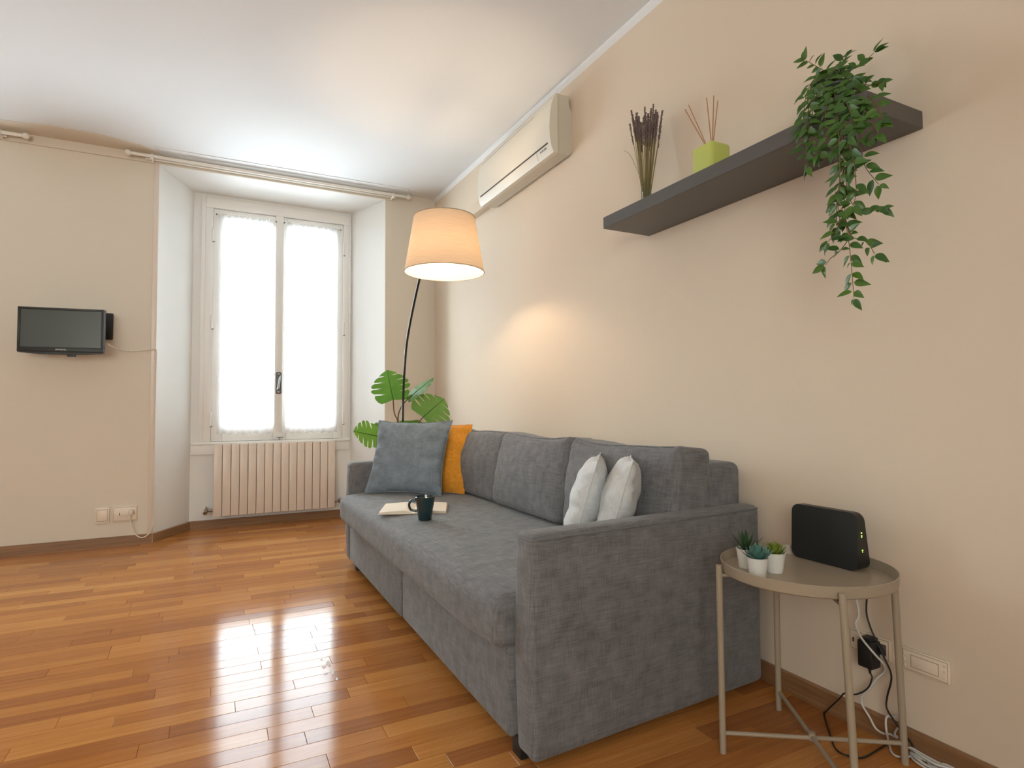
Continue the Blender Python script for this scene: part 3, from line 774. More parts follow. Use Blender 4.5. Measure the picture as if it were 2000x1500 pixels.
for i in range(66):
    a = r3.uniform(0, 6.283); rr = math.sqrt(r3.random())
    tilt = rr*math.radians(9.5)
    v = r3.randrange(4)
    mw = Matrix.Translation((vx+.006*rr*math.cos(a), vy+.006*rr*math.sin(a), vz+.012)) @ Matrix.Rotation(a, 4, 'Z') @ Matrix.Rotation(tilt, 4, 'Y') @ Matrix.Rotation(r3.uniform(0, 6), 4, 'Z')
    st = inst('stem', stems[v][0], lav, mw)
    f2 = inst('flower_spike', stems[v][1], st, mw)
b0 = at(1249, 345, x=vx); MB().tube(spline([(vx, vy, vz+.10), at(1252, 350, x=vx), at(1240, 322, x=vx), at(1230, 302, x=vx), at(1219, 294, x=vx)]), .0009, 5).build('bent_stem', M['lavstem'], lav)
# reed diffuser
qx0, qx1, qy0, qy1 = -.185, -.095, 1.425, 1.520; qz = ST(1.47)
df = empty('reed_diffuser', ((qx0+qx1)/2, (qy0+qy1)/2, qz), 'lime green square glass diffuser with reed sticks on the shelf', 'reed diffuser')
MB().box((qx0, qy0, qz), (qx1, qy1, qz+.118), .012, 4).build('glass_block', M['lime'], df)
cx, cy = (qx0+qx1)/2, (qy0+qy1)/2
MB().lathe([(.011, 0), (.011, .008), (.008, .008)], (cx, cy, qz+.117), 16).build('neck', M['lime'], df)
for px, py in ((1338, 214), (1345, 205), (1380, 191), (1394, 187), (1402, 197)):
    tip = at(px, py, x=cx+(.02 if px > 1370 else -.02)); basep = Vector((cx, cy+(.006 if px < 1370 else -.006), qz+.10))
    MB().tube([basep, tip], .0017, 6).build('reed', M['reed'], df)

# trailing plant in a dark pot
tpx, tpy = -.130, 1.020; tz = ST(tpy)
tp = empty('trailing_plant', (tpx, tpy, tz), 'green trailing plant in a dark pot hanging over the charcoal shelf', 'potted plant')
MB().lathe([(.038, 0), (.049, .088), (.051, .100), (.047, .100), (.045, .088), (.0005, .085)], (tpx, tpy, tz), 32, True, False).build('pot', M['pot_dark'], tp)
MB().lathe([(.045, .0), (.03, .006), (.001, .008)], (tpx, tpy, tz+.085), 20, False, False).build('soil', M['soil'], tp)
def leaf_mesh(ln, wd, seed):
    """pointed oval leaf folded along its midrib, local x = tip"""
    r = random.Random(seed); n = 7; m = MB(); vs_, fs = [], []
    cur = r.uniform(.1, .35)
    for i in range(n+1):
        t = i/n; hw = wd/2*math.sin(math.pi*min(1, t**.75))*(1.05-.15*t)
        zc = -cur*ln*t*t
        vs_ += [(ln*t, -hw, zc+hw*.35), (ln*t, 0, zc), (ln*t, hw, zc+hw*.35)]
    for i in range(n):
        for k in (0, 1): fs.append((i*3+k, i*3+k+1, i*3+k+4, i*3+k+3))
    return m.add(vs_, fs).mesh('leaf', M['leaf'], smooth=80, recalc=False)
LV = [leaf_mesh(.036, .0175, 1), leaf_mesh(.031, .0165, 2), leaf_mesh(.040, .018, 3), leaf_mesh(.024, .012, 4), leaf_mesh(.016, .007, 5)]
r4 = random.Random(21)
top = Vector((tpx, tpy, tz+.095))
S = []
def hp(px, py, x): return at(px, py, x=x)
X1, X2, X3 = -.262, -.270, -.285
S += [[top, hp(1612, 142, -.13), hp(1592, 128, -.14), hp(1574, 118, -.15)],
      [top, hp(1640, 138, -.12), hp(1652, 112, -.10)],
      [top, hp(1662, 138, -.12), hp(1686, 122, -.11), hp(1706, 104, -.10)],
      [top, hp(1665, 160, -.15), hp(1695, 166, -.17), hp(1724, 160, -.18)],
      [top, hp(1600, 150, -.16), hp(1578, 175, -.20), hp(1570, 220, -.24), hp(1570, 270, X1), hp(1577, 325, X1)],
      [top, hp(1606, 165, -.19), hp(1590, 205, -.24), hp(1586, 260, X1), hp(1600, 300, X1)],
      [top, hp(1600, 158, -.17), hp(1582, 200, -.23), hp(1578, 240, X2), hp(1585, 285, X2)],
      [top, hp(1660, 170, -.19), hp(1692, 185, -.23), hp(1712, 205, -.25), hp(1722, 232, X1)],
      [top, hp(1650, 168, -.20), hp(1680, 200, -.25), hp(1700, 235, X1), hp(1712, 262, X1)],
      [top, hp(1640, 175, -.22), hp(1646, 230, X1), hp(1648, 300, X1), hp(1648, 370, X1), hp(1652, 430, X1), hp(1660, 490, X1), hp(1665, 545, X1), hp(1668, 582, X1)],
      [top, hp(1650, 175, -.22), hp(1672, 235, X1), hp(1682, 290, X2), hp(1690, 325, X2), hp(1706, 348, X2), hp(1716, 360, X2)],
      [top, hp(1636, 178, -.22), hp(1640, 240, X2), hp(1648, 310, X2), hp(1655, 370, X2), hp(1668, 402, X2), hp(1700, 412, X2), hp(1722, 408, X2)],
      [top, hp(1630, 178, -.22), hp(1638, 260, X3), hp(1640, 340, X3), hp(1636, 395, X3), hp(1640, 430, X3), hp(1630, 455, X3), hp(1618, 472, X3)],
      [hp(1650, 425, X1), hp(1658, 462, X1), hp(1640, 490, X1), hp(1622, 505, X1), hp(1612, 518, X1)],
      [hp(1652, 430, X1), hp(1664, 462, X1), hp(1685, 468, X1), hp(1700, 482, X1), hp(1708, 496, X1)],
      [hp(1648, 330, X1), hp(1636, 380, X1), hp(1634, 420, X1), hp(1634, 442, X1)],
      [hp(1636, 200, -.24), hp(1655, 262, X3), hp(1668, 320, X3), hp(1672, 370, X3), hp(1668, 400, X3)],
      [hp(1620, 180, -.22), hp(1612, 225, X2), hp(1616, 262, X2), hp(1628, 290, X2)],
      [hp(1640, 180, -.22), hp(1660, 215, X3), hp(1672, 250, X3)],
      [top, hp(1622, 150, -.16), hp(1608, 160, -.2), hp(1600, 185, -.23)],
      [top, hp(1632, 150, -.15), hp(1648, 148, -.18), hp(1662, 158, -.2)],
      [top, hp(1638, 142, -.15), hp(1630, 136, -.19), hp(1618, 142, -.2)],
      ]
nl = 0; over = MB(); HANG = (9, 10, 11, 12, 13, 14, 15, 16)
for si in [9, 11, 10, 12, 13, 14, 15, 16, 0, 1, 2, 3, 4, 7, 5, 8, 20, 21, 6, 17, 18, 19]:
    pts = S[si]; c = spline(pts, 8)
    MB().tube(c, [.0013*(1-.4*i/len(c)) for i in range(len(c))], 5).build('vine_stem', M['twig'], tp)
    dist = 0; nxt = .010 if si not in (9, 10, 11, 12) else .03
    step = .021 if si < 9 or si >= 16 else .024
    side = 1
    for i in range(1, len(c)):
        seg = (c[i]-c[i-1]); dist += seg.length
        if dist >= nxt or i == len(c)-1:
            nxt += step; side = -side
            t = seg.normalized()
            # leaves spread broadly sideways, mostly parallel to the wall, tips drooping
            for q in range(2 if (i < len(c)-1) else 3):
                lat = Vector((r4.uniform(-.45, .25), side*(1 if q == 0 else -1)*r4.uniform(.5, 1.0), r4.uniform(-.35, .45)))
                d = (lat+t*r4.uniform(.2, .8)).normalized() if i < len(c)-1 else (t+lat*.8).normalized()
                up = Vector((-1, r4.uniform(-.5, .5), r4.uniform(-.1, .8)))
                me = r4.choices(LV, (3, 3, 2, 2, 1.2))[0]
                if c[i].x > -.236 and c[i].z < tz+.03: continue
                if si in HANG and q == 1 and r4.random() < .35 and i < len(c)-1: continue
                if c[i].z < SZ0-.02 or nl < 295:
                    inst('leaf', me, tp, frame(c[i]+d*.003, d, up)); nl += 1
                else:
                    fm = frame(c[i]+d*.003, d, up); over.add([fm @ v_.co for v_ in me.vertices], [list(f_.vertices) for f_ in me.polygons])

if over.v: over.build('inner_leaves', M['leaf'], tp, smooth=80, recalc=False, kind='stuff')
print('leaves', nl, len(over.f)//14)
# ================================================================== SOFA
def sgrid(a, b, nx, ny, nz, rad, seg=3):
    """subdivided box with rounded edges, unit params kept for later shaping: returns bmesh"""
    bm = bmesh.new(); bmesh.ops.create_cube(bm, size=1)
    a, b = Vector(a), Vector(b)
    for q in bm.verts: q.co = Vector([(a[i]+b[i])/2+q.co[i]*(b[i]-a[i]) for i in range(3)])
    bmesh.ops.bevel(bm, geom=bm.edges[:], offset=rad, segments=seg, profile=0.5, affect='EDGES')
    for ax, n in ((0, nx), (1, ny), (2, nz)):
        for i in range(1, n):
            co = [0, 0, 0]; co[ax] = a[ax]+(b[ax]-a[ax])*i/n; no = [0, 0, 0]; no[ax] = 1
            bmesh.ops.bisect_plane(bm, geom=bm.verts[:]+bm.edges[:]+bm.faces[:], plane_co=co, plane_no=no)
    return bm
sofa = empty('sofa', (-.5, 2.44, 0), 'dark grey woven three-seat sofa against the beige wall', 'sofa')
# near arm: its outline is a little skewed to the wall
def arm(o0, o1, i0, i1, z0, z1, xf, xb, name='arm'):
    """o: outer y at front/back, i: inner y at front/back"""
    bm = sgrid((0, 0, 0), (xb-xf, .1, z1-z0), 8, 2, 8, .022, 4)
    def fn(p):
        u = p.x/(xb-xf); v = p.y/.1
        yo = o0+(o1-o0)*u; yi = i0+(i1-i0)*u
        k = p.z/(z1-z0)
        bulge = .006*math.sin(math.pi*min(1, max(0, k)))*math.sin(math.pi*min(1, max(0, u)))
        yy = yo+(yi-yo)*v
        yy += (-bulge if (yo < yi) == (v < .5) else bulge)
        wob = .0015*noise.noise(Vector((p.x*7, v*3, p.z*7)))
        return Vector((xf+p.x+wob*2-(.008*math.sin(math.pi*k) if u < .1 else 0), yy+wob, z0+p.z))
    return MB().from_bm(bm, fn).build(name, M['sofa'], sofa, smooth=60)
a1 = arm(1.312, 1.374, 1.408, 1.452, .022, .592, -.942, -.052)
a2 = arm(3.575, 3.575, 3.468, 3.468, .035, .600, -.962, -.052)
def cord(pts, name, parent, r=.0028): return MB().tube(pts, r, 6).build(name, M['sofa'], parent, smooth=80)
# seam cord round the top panel of the near arm
zt = .580
_sm = []
for t in range(21):
    u = 1-t/20; _sm.append((-.936+.872*u, 1.3125+.062*u-.0015-.004*math.sin(math.pi*u), zt+.003*u))
_sm += [(-.9425, 1.317, zt), (-.9455, 1.330, zt), (-.946, 1.36, zt), (-.9455, 1.392, zt)]
cord(_sm, 'seam', a1, .0020)
zz = [(.05+.52*i/10) for i in range(11)]
MB().box((-.958, 1.416, .045), (-.90, 2.412, .287), .012, 3).build('base_panel', M['sofa'], sofa)
MB().box((-.963, 2.424, .045), (-.90, 3.462, .290), .012, 3).build('base_panel', M['sofa'], sofa)
MB().box((-.93, 1.45, .05), (-.06, 3.45, .27)).build('base_frame', M['sofa'], sofa, smooth=0)
MB().box((-.945, 2.410, .05), (-.92, 2.426, .285)).build('base_gap', M['black'], sofa, smooth=0)
# seat mattress with a soft drooping nose
sx0, sx1, sy0, sy1, sz0, sz1 = -1.020, -.30, 1.404, 3.466, .276, .430
bm = sgrid((sx0, sy0, sz0), (sx1, sy1, sz1), 9, 22, 3, .035, 4)
def seat_fn(p):
    u = (p.x-sx0)/(sx1-sx0); v = (p.y-sy0)/(sy1-sy0)
    q = p.copy()
    if q.z > sz0+.06:
        q.z += .006*math.sin(math.pi*v)*math.sin(math.pi*min(1, u*1.2)) - .018*max(0, 1-u/.22)**2
    q.z += .0018*noise.noise(Vector((p.x*4, p.y*4, 1.0)))
    if u < .12: q.x += .010*(v-.5)*-1 + .004*noise.noise(Vector((p.y*5, p.z*6, 2)))
    if u < .12 and v < .05: q.x += .012
    if q.x > -.925:        # pinched between the arms
        lo = 1.410+(1.452-1.410)*((q.x+.942)/.89); q.y = max(q.y, lo)
    if q.x > -.955: q.y = min(q.y, 3.467)
    return q
MB().from_bm(bm, seat_fn).build('seat', M['sofa'], sofa, smooth=60)
# back frame
bm = sgrid((-.255, 1.446, .05), (-.050, 3.466, .728), 2, 10, 4, .030, 4)
def back_fn(p):
    q = p.copy()
    if p.z > .6: q.x += .045*(p.z-.6)/.13*(1 if p.x < -.15 else 0)*0.5
    return q
MB().from_bm(bm, back_fn).build('back_frame', M['sofa'], sofa, smooth=60)
for lx, ly in ((-.915, 1.405), (-.915, 3.40), (-.10, 1.44), (-.10, 3.42)):
    MB().box((lx-.025, ly-.02, 0), (lx+.025, ly+.03, .052), .004).build('foot', M['black'], sofa)

def back_cushion(y0, y1, z0, z1, xb, th, lean, seed, dx=0.0, sag=.012):
    """loose boxed back cushion leaning on the frame: local u along y, v up, w thickness (front = -x)"""
    wd, ht = y1-y0, z1-z0
    bm = sgrid((0, 0, 0), (th, wd, ht), 4, 14, 10, .030, 4)
    r = random.Random(seed); o = r.uniform(0, 20)
    def fn(p):
        w_, u, v = p.x/th, p.y/wd, p.z/ht
        uu, vv = 2*u-1, 2*v-1
        bul = .040*max(0, (1-uu*uu))*max(0, (1-vv*vv))
        nz = noise.noise(Vector((u*3.2+o, v*2.6, w_*1.5)))*.010
        # gathered wrinkles running in from the side seams and along the top
        wr = .0035*math.sin(26*v+3*noise.noise(Vector((u*2+o, v*3, 0))))*math.exp(-((1-abs(uu))/.25))
        wr2 = .0045*math.sin(34*u+4*noise.noise(Vector((u*3, v*2+o, 0))))*math.exp(-((1-v)/.12))
        x = -th+p.x if False else p.x
        x = x - bul*(1-w_)*1.0 + bul*.3*w_ + nz*(1-w_) + wr*(1-w_) + wr2*(1-w_)
        zz_ = p.z + sag*(-1)*math.sin(math.pi*u)*max(0, vv) + .012*noise.noise(Vector((u*2.3+o, w_, 3)))*max(0, vv)
        yy = p.y - .010*uu*(1-vv*vv)*-1
        # lean back about the bottom edge
        c, s = math.cos(lean), math.sin(lean)
        X = xb-th+x
        return Vector((xb-th+(x)*c+zz_*s, y0+yy, z0+zz_*c-(x-th*.5)*s*.6))
    o_ = MB().from_bm(bm, fn).build('back_cushion', M['sofa'], sofa, smooth=60)
    loop = []
    for (u, v) in [(0.02, t/12) for t in range(1, 12)]+[(t/16, .985) for t in range(1, 16)]+[(.98, 1-t/12) for t in range(1, 12)]:
        loop.append(fn(Vector((.016, u*wd, v*ht)))+Vector((-.004, 0, .001)))
    cord(loop, 'piping', o_, .0024)
    return o_
back_cushion(1.430, 2.062, .432, .795, -.262, .150, math.radians(11), 1, sag=.018)
back_cushion(2.070, 2.705, .432, .800, -.262, .158, math.radians(10), 2, sag=.024)
back_cushion(2.712, 3.440, .432, .795, -.262, .150, math.radians(11), 3, sag=.010)

# ================================================================== SCATTER CUSHIONS
def pillow(name, label, c0, ua, va_, size_u, size_v, th, mt, seed, grp=None, crease=.006, ear=.05):
    """c0: middle of the bottom edge, ua: unit along bottom edge, va_: unit up the cushion"""
    ua, va_ = Vector(ua).normalized(), Vector(va_).normalized(); na = ua.cross(va_)
    n = 30; vs_, fs, rest_ = [], [], []; r = random.Random(seed); o = r.uniform(0, 30)
    idx = {}
    for sgn in (1, -1):
        for j in range(n+1):
            for i in range(n+1):
                a, b = -1+2*i/n, -1+2*j/n
                edge = i in (0, n) or j in (0, n)
                if sgn == -1 and edge: idx[(sgn, i, j)] = idx[(1, i, j)]; continue
                # edges curve inwards between the pointed corners
                pu = a*(1-ear*(1-b*b)); pv = b*(1-ear*(1-a*a))
                h = th/2*((1-abs(a)**2.6)*(1-abs(b)**2.6))**.55
                wr = crease*noise.noise(Vector((a*2.2+o, b*2.2, sgn*3)))*(1 if not edge else 0)
                wr += crease*.5*math.sin(18*b+5*noise.noise(Vector((a*2, b*2, o))))*math.exp(-(1-abs(a))/.22)*(0 if edge else 1)
                wr += crease*.5*math.sin(17*a+5*noise.noise(Vector((a*2, b*2, o+7))))*math.exp(-(1-abs(b))/.22)*(0 if edge else 1)
                p = Vector(c0)+ua*(pu*size_u/2)+va_*(size_v/2*(1+pv))+na*(sgn*(h+wr*min(1, h/(th*.2))))
                idx[(sgn, i, j)] = len(vs_); vs_.append(p); rest_.append(Vector((a*size_u/2, b*size_v/2, sgn*.01)))
        for j in range(n):
            for i in range(n):
                q = [idx[(sgn, i, j)], idx[(sgn, i+1, j)], idx[(sgn, i+1, j+1)], idx[(sgn, i, j+1)]]
                fs.append(q if sgn == 1 else q[::-1])
    root = empty(name, c0, label, 'cushion', grp)
    mb_ = MB().add(vs_, fs); mb_.rest = rest_; o_ = mb_.build('cover', mt, root, smooth=80, recalc=False)
    ring = [vs_[idx[(1, i, 0)]] for i in range(n+1)]+[vs_[idx[(1, n, j)]] for j in range(1, n+1)]+[vs_[idx[(1, i, n)]] for i in range(n-1, -1, -1)]+[vs_[idx[(1, 0, j)]] for j in range(n-1, 0, -1)]
    ring.append(ring[0]); MB().tube(ring, .0022, 6, caps=False).build('edge_seam', mt, root, smooth=80)
    return root
# blue: leans back into the corner of the sofa
bl, br = Vector((-.915, 3.345, .435)), Vector((-.575, 3.030, .435))
ud = (br-bl).normalized(); md = Vector((-ud.y, ud.x, 0)); md = md if md.y > 0 else -md
th_ = math.radians(22)
pillow('scatter_cushion', 'large blue grey cushion leaning in the far corner of the sofa', (bl+br)/2+md*.02, ud, md*math.sin(th_)+Vector((0, 0, math.cos(th_))), .470, .440, .110, M['blue'], 5, 'cushions on the sofa', .016, .085)
e = Vector((-.430, 3.058, .435))+md*.012; th2 = math.radians(19)
pillow('scatter_cushion', 'mustard yellow cushion tucked behind the blue grey cushion', e-ud*.165, ud, md*math.sin(th2)+Vector((0, 0, math.cos(th2))), .345, .405, .080, M['yellow'], 6, 'cushions on the sofa', .010, .04)
for k, (px, py, yy, lab) in enumerate(((1168, 899, 1.58, 'pale silver grey cushion nearer the middle of the sofa, one of a pair'), (1237, 899, 1.45, 'pale silver grey cushion tucked against the near sofa arm, one of a pair'))):
    apex = at(px, py, y=yy)
    dd = Vector((.60, .80, 0)).normalized(); back = Vector((.80, -.60, 0)); lean = math.radians(17)
    upv = back*math.sin(lean)+Vector((0, 0, math.cos(lean)))
    sz = (apex.z-.432)/math.cos(lean)
    c0 = apex-upv*sz+dd*(.31/2)
    pillow('scatter_cushion', lab, c0, dd, upv, .31, sz, .115, M['pale'], 8+k, 'cushions on the sofa', .014, .05)

# ================================================================== MUG AND BOOK
ZS = .436
mc = at(830, 1015, z=ZS); mc.z = ZS
mug = empty('mug', mc, 'dark teal glazed mug standing by the open book', 'mug')
MB().lathe([(.027, 0), (.029, .003), (.034, .045), (.041, .080), (.0445, .100), (.0425, .101), (.039, .080), (.031, .045), (.026, .006), (.0005, .005)], mc, 36, True, False).build('cup', M['teal'], mug)
hd = Vector((-.92, .4, 0)).normalized()
MB().tube(spline([mc+hd*.036+Vector((0, 0, .078)), mc+hd*.056+Vector((0, 0, .084)), mc+hd*.068+Vector((0, 0, .066)), mc+hd*.060+Vector((0, 0, .044)), mc+hd*.034+Vector((0, 0, .038))], 6), .0055, 8).build('handle', M['teal'], mug, smooth=80)
sfp, sbp = at(805.7, 1004, z=ZS), at(815, 983, z=ZS)
ax = (sbp-sfp); ax.z = 0; bl_ = .245; ax.normalize(); sd = Vector((ax.y, -ax.x, 0))      # sd: towards the right page
book = empty('open_book', (sfp+ax*bl_/2), 'open paperback book lying face up behind the mug', 'book')
def pageblock(sgn, wd, name):
    n = 10; top_, bot = [], []
    for i in range(n+1):
        t = i/n
        h = .003+.016*(math.sin(min(1, t*3.2)*math.pi/2))*(1-.55*t)
        top_.append((t*wd*sgn, h)); 
    prof = [(0, .0015)]+top_[0:]+[(wd*sgn, .0015)]
    pts = [sfp+sd*x+Vector((0, 0, h)) for x, h in prof]
    return MB().prism(pts, ax*bl_).build(name, M['page'], book, smooth=40)
pageblock(-1, .150, 'left_pages'); pageblock(1, .150, 'right_pages')
MB().prism([sfp-sd*.154-ax*.003, sfp+sd*.154-ax*.003, sfp+sd*.154-ax*.003+Vector((0, 0, .0018)), sfp-sd*.154-ax*.003+Vector((0, 0, .0018))], ax*(bl_+.006)).build('book_cover', M['cover'], book, smooth=0)

# ================================================================== FLOOR LAMP
LC = Vector((-.555, 3.0, 1.655))
lamp = empty('floor_lamp', (-.57, 3.75, 0), 'black arched floor lamp with a glowing beige drum shade', 'floor lamp')
MB().lathe([(.14, 0), (.145, .006), (.145, .022), (.138, .028), (.02, .030), (.016, .05), (.0005, .05)], (-.57, 3.75, 0), 40, True, False).build('base', M['blackmetal'], lamp)
arc = spline([(-.57, 3.75, .03), (-.57, 3.75, .8), (-.57, 3.70, 1.2), (-.57, 3.615, 1.41), (-.57, 3.40, 1.69), (-.563, 3.22, 1.875), (-.556, 3.08, 1.985), (-.555, 3.015, 2.012), (-.555, 3.0, 1.99)], 10)
MB().tube(arc, .0075, 10).build('pole', M['blackmetal'], lamp)
MB().tube([(-.555, 3.0, 2.002), (-.555, 3.0, 1.86)], .010, 10).build('lamp_holder', M['blackmetal'], lamp)
H_ = .300; R0, R1 = .216, .166
sh = MB().lathe([(R0, 0), (R1, H_)], LC, 64, False, False).build('lamp_shade', M['shade'], lamp, smooth=80, recalc=False)
for rr, zz_ in ((R0, 0), (R1, H_)):
    ring = [LC+Vector((rr*math.cos(2*math.pi*i/64), rr*math.sin(2*math.pi*i/64), zz_)) for i in range(65)]
    MB().tube(ring, .0025, 6, caps=False).build('shade_hem', M['shade'], sh, smooth=80)
for i in range(3):
    a = 2*math.pi*i/3+.4
    MB().tube([LC+Vector((0, 0, H_-.01)), LC+Vector((R1*math.cos(a), R1*math.sin(a), H_-.006))], .002, 6).build('shade_spider', M['blackmetal'], sh)
MB().ball((LC.x, LC.y, LC.z+.105), .032, 20, 14, (1, 1, 1.15)).build('bulb', M['bulb'], lamp, smooth=80)

# ================================================================== MONSTERA
mx_, my_ = -.66, 3.90
mon = empty('monstera_plant', (mx_, my_, 0), 'split-leaf monstera plant behind the far arm of the sofa', 'potted plant')
MB().lathe([(.085, 0), (.115, .20), (.118, .22), (.108, .22), (.104, .19), (.0005, .185)], (mx_, my_, 0), 32, True, False).build('pot', M['pot_dark'], mon)
MB().lathe([(.104, 0), (.05, .012), (.001, .015)], (mx_, my_, .185), 20, False, False).build('soil', M['soil'], mon)
def monstera_leaf(base, tip, nrm, width, seed, lobes=5, droop=.10, cup=.18):
    """heart shaped blade with deep finger cuts, from base to tip"""
    base, tip = Vector(base), Vector(tip); ya = (tip-base); Ln = ya.length; ya.normalize()
    za = Vector(nrm); za = (za-ya*za.dot(ya)).normalized(); xa = ya.cross(za)
    r = random.Random(seed)
    def wdt_(s): return width/2*(math.sin(math.pi*min(1, max(0, (s*.86+.14)))**.82))**.75
    def P3(sg, s, t):
        # s along the midrib (0 base .. 1 tip), t out to the edge; fingers sweep forward
        wv = wdt_(s); x = sg*wv*t
        yv = s*Ln + (.16*(1-s)-.02)*Ln*t*0.9 - (.20*Ln*max(0, 1-s*4.5)*t)
        z = cup*abs(x)*.45*(1-t*.7) - droop*Ln*(s**2)*.6 - droop*abs(x)*t
        return base+xa*x+ya*yv+za*z
    m = MB(); nt = 7
    for sg in (-1, 1):
        for k in range(lobes):
            s0, s1 = k/lobes, (k+1)/lobes
            gap = .15 if 0 < k < lobes else 0
            rows = []
            cut = r.uniform(.34, .50)
            for j in range(nt+1):
                t = j/nt
                g = 0 if t < cut else (t-cut)/(1-cut)
                lo = s0+(s1-s0)*(.085*min(1, g*3)*(1 if k > 0 else 0)); hi = s1-(s1-s0)*(.085*min(1, g*3)*(1 if k < lobes-1 else 0))
                tt = t if t < 1 else 1
                row = []
                for q in range(5):
                    ss = lo+(hi-lo)*q/4
                    rnd = 1-.10*abs(2*q/4-1)**3*(1 if t > .9 else 0)
                    row.append(P3(sg, ss, tt*rnd))
                rows.append(row)
            vs_ = [p for row in rows for p in row]
            fs = [(j*5+q, j*5+q+1, (j+1)*5+q+1, (j+1)*5+q) for j in range(nt) for q in range(4)]
            m.add(vs_, fs)
    bm = bmesh.new(); vv = [bm.verts.new(p) for p in m.v]
    for f in m.f:
        try: bm.faces.new([vv[i] for i in f])
        except ValueError: pass
    bmesh.ops.remove_doubles(bm, verts=bm.verts[:], dist=.0006)
    mm = MB().from_bm(bm); o = mm.build('leaf', M['monstera'], mon, smooth=80, recalc=True)
    rib = [P3(1, s/10, 0.0)+za*.0015 for s in range(11)]
    MB().tube(rib, [.0032*(1-.8*i/10) for i in range(11)], 6).build('midrib', M['vein'], o, smooth=80)
    return base
VC = lambda p: (Vector(CAM)-Vector(p)).normalized()
def ML(bpx, bpy_, by, tpx_, tpy_, ty, wd, seed, tw=(0, 0, 0), droop=.1):
    b_, t_ = at(bpx, bpy_, y=by), at(tpx_, tpy_, y=ty)
    nr = VC(b_)+Vector(tw); monstera_leaf(b_, t_, nr, wd, seed, droop=droop); return b_
leafb = []
leafb.append(ML(768, 781, 3.86, 756, 722, 3.84, .262, 1, (.0, .0, .2), .02))
leafb.append(ML(796, 780, 3.80, 846, 736, 3.78, .205, 2, (-1.3, .6, 1.6), .06))
leafb.append(ML(826, 815, 3.66, 868, 778, 3.66, .300, 3, (-.25, 0, .35), .02))
leafb.append(ML(737, 852, 3.78, 690, 842, 3.72, .200, 4, (.2, 0, .5), .02))
leafb.append(ML(771, 836, 3.92, 730, 826, 3.95, .19, 5, (.2, -.3, 2.6), .1))
leafb.append(ML(800, 822, 3.74, 806, 850, 3.62, .19, 6, (.1, 0, .6), .1))
leafb.append(ML(815, 838, 3.70, 850, 850, 3.62, .20, 7, (.1, 0, .9), .1))
hub = Vector((mx_, my_, .70)); base_ = Vector((mx_, my_, .19))
fork = at(777, 821, y=3.88)
MB().tube(spline([base_, Vector((mx_-.005, my_, .5)), at(776, 845, y=3.89), fork], 6), .0075, 8).build('stalk', M['twig'], mon)
MB().tube(spline([fork, at(770, 806, y=3.88), leafb[0]], 6), .0042, 7).build('leaf_stem', M['twig'], mon)
MB().tube(spline([fork, at(779, 806, y=3.86), at(787, 790, y=3.83), at(800, 776, y=3.80), leafb[1]+Vector((.02, 0, .03))], 6), .0042, 7).build('leaf_stem', M['twig'], mon)
for i in (2, 3, 4, 5, 6):
    lb = leafb[i]; midp = (lb+base_)/2+Vector((0, .0, .16))
    MB().tube(spline([base_+Vector((.02*(i-4), .01, 0)), midp, lb], 6), .004, 7).build('leaf_stem', M['twig'], mon)

# ================================================================== SIDE TABLE
tc_ = Vector((-.268, 1.050, 0)); TZ = .478
tab = empty('side_table', tc_, 'round taupe metal tray table beside the sofa', 'side table')
TR = .208
MB().lathe([(.001, TZ-.003), (TR-.004, TZ-.003), (TR, TZ), (TR+.002, TZ+.026), (TR, TZ+.027), (TR-.003, TZ+.001), (.001, TZ)], tc_, 72, False, False).build('tray', M['taupe'], tab, smooth=30)
legs = [(-.445, 1.173), (-.126, 1.257), (-.070, .924), (-.390, .841)]
for i, (lx, ly) in enumerate(legs):
    b = Vector((lx, ly, 0)); o = (Vector((lx, ly, 0))-Vector((-.257, 1.048, 0))).normalized(); tp_ = tc_+o*(TR+.0105); 
    MB().tube([b, Vector((tp_.x, tp_.y, TZ+.015))], .0085, 14).build('leg', M['taupe'], tab)
    q = tc_+o*(TR+.004); 
    MB().tube([Vector((q.x, q.y, TZ-.012)), Vector((tc_.x+o.x*.16, tc_.y+o.y*.16, TZ-.009))], .005, 8).build('tray_support', M['taupe'], tab)
for i, j in ((0, 2), (1, 3)):
    a, b = Vector((*legs[i], .052+.004*i)), Vector((*legs[j], .052+.004*i))
    MB().tube([a, b], .0055, 10).build('cross_bar', M['taupe'], tab)
MB().lathe([(.008, -.010), (.010, 0), (.008, .010)], ((legs[0][0]+legs[2][0])/2, (legs[0][1]+legs[2][1])/2, .056), 14).build('cross_joint', M['taupe'], tab)

# router
ry_a, ry_b = at(1545, 1086, z=TZ), at(1668, 1118, z=TZ)
rd = (ry_b-ry_a); rd.z = 0; rl = .200; rd.normalize(); rn = Vector((rd.y, -rd.x, 0)); rn = rn if rn.x > 0 else -rn
rb = ry_a+rn*.002; rb.z = TZ+.002
rt = empty('router', rb+rd*rl/2+rn*.035, 'black upright internet router on the tray table', 'router')
RH = .152
bm = bmesh.new(); bmesh.ops.create_cube(bm, size=1)
for q in bm.verts: q.co = Vector(((q.co.x+.5)*rl, (q.co.y+.5), (q.co.z+.5)*RH))
ed = [e for e in bm.edges if abs(e.verts[0].co.y-e.verts[1].co.y) > .5]
bmesh.ops.bevel(bm, geom=ed, offset=.022, segments=5, profile=.5, affect='EDGES')
bmesh.ops.bevel(bm, geom=[e for e in bm.edges if abs(e.verts[0].co.y-e.verts[1].co.y) < .5], offset=.004, segments=2, profile=.5, affect='EDGES') if False else None
def rfn(p):
    t = p.z/RH; thick = .056*(1-t)+.026*t; y0 = .006*t
    return rb+rd*p.x+rn*(y0+p.y*thick)+Vector((0, 0, p.z))
MB().from_bm(bm, rfn).build('casing', M['black'], rt, smooth=40)
inner = []
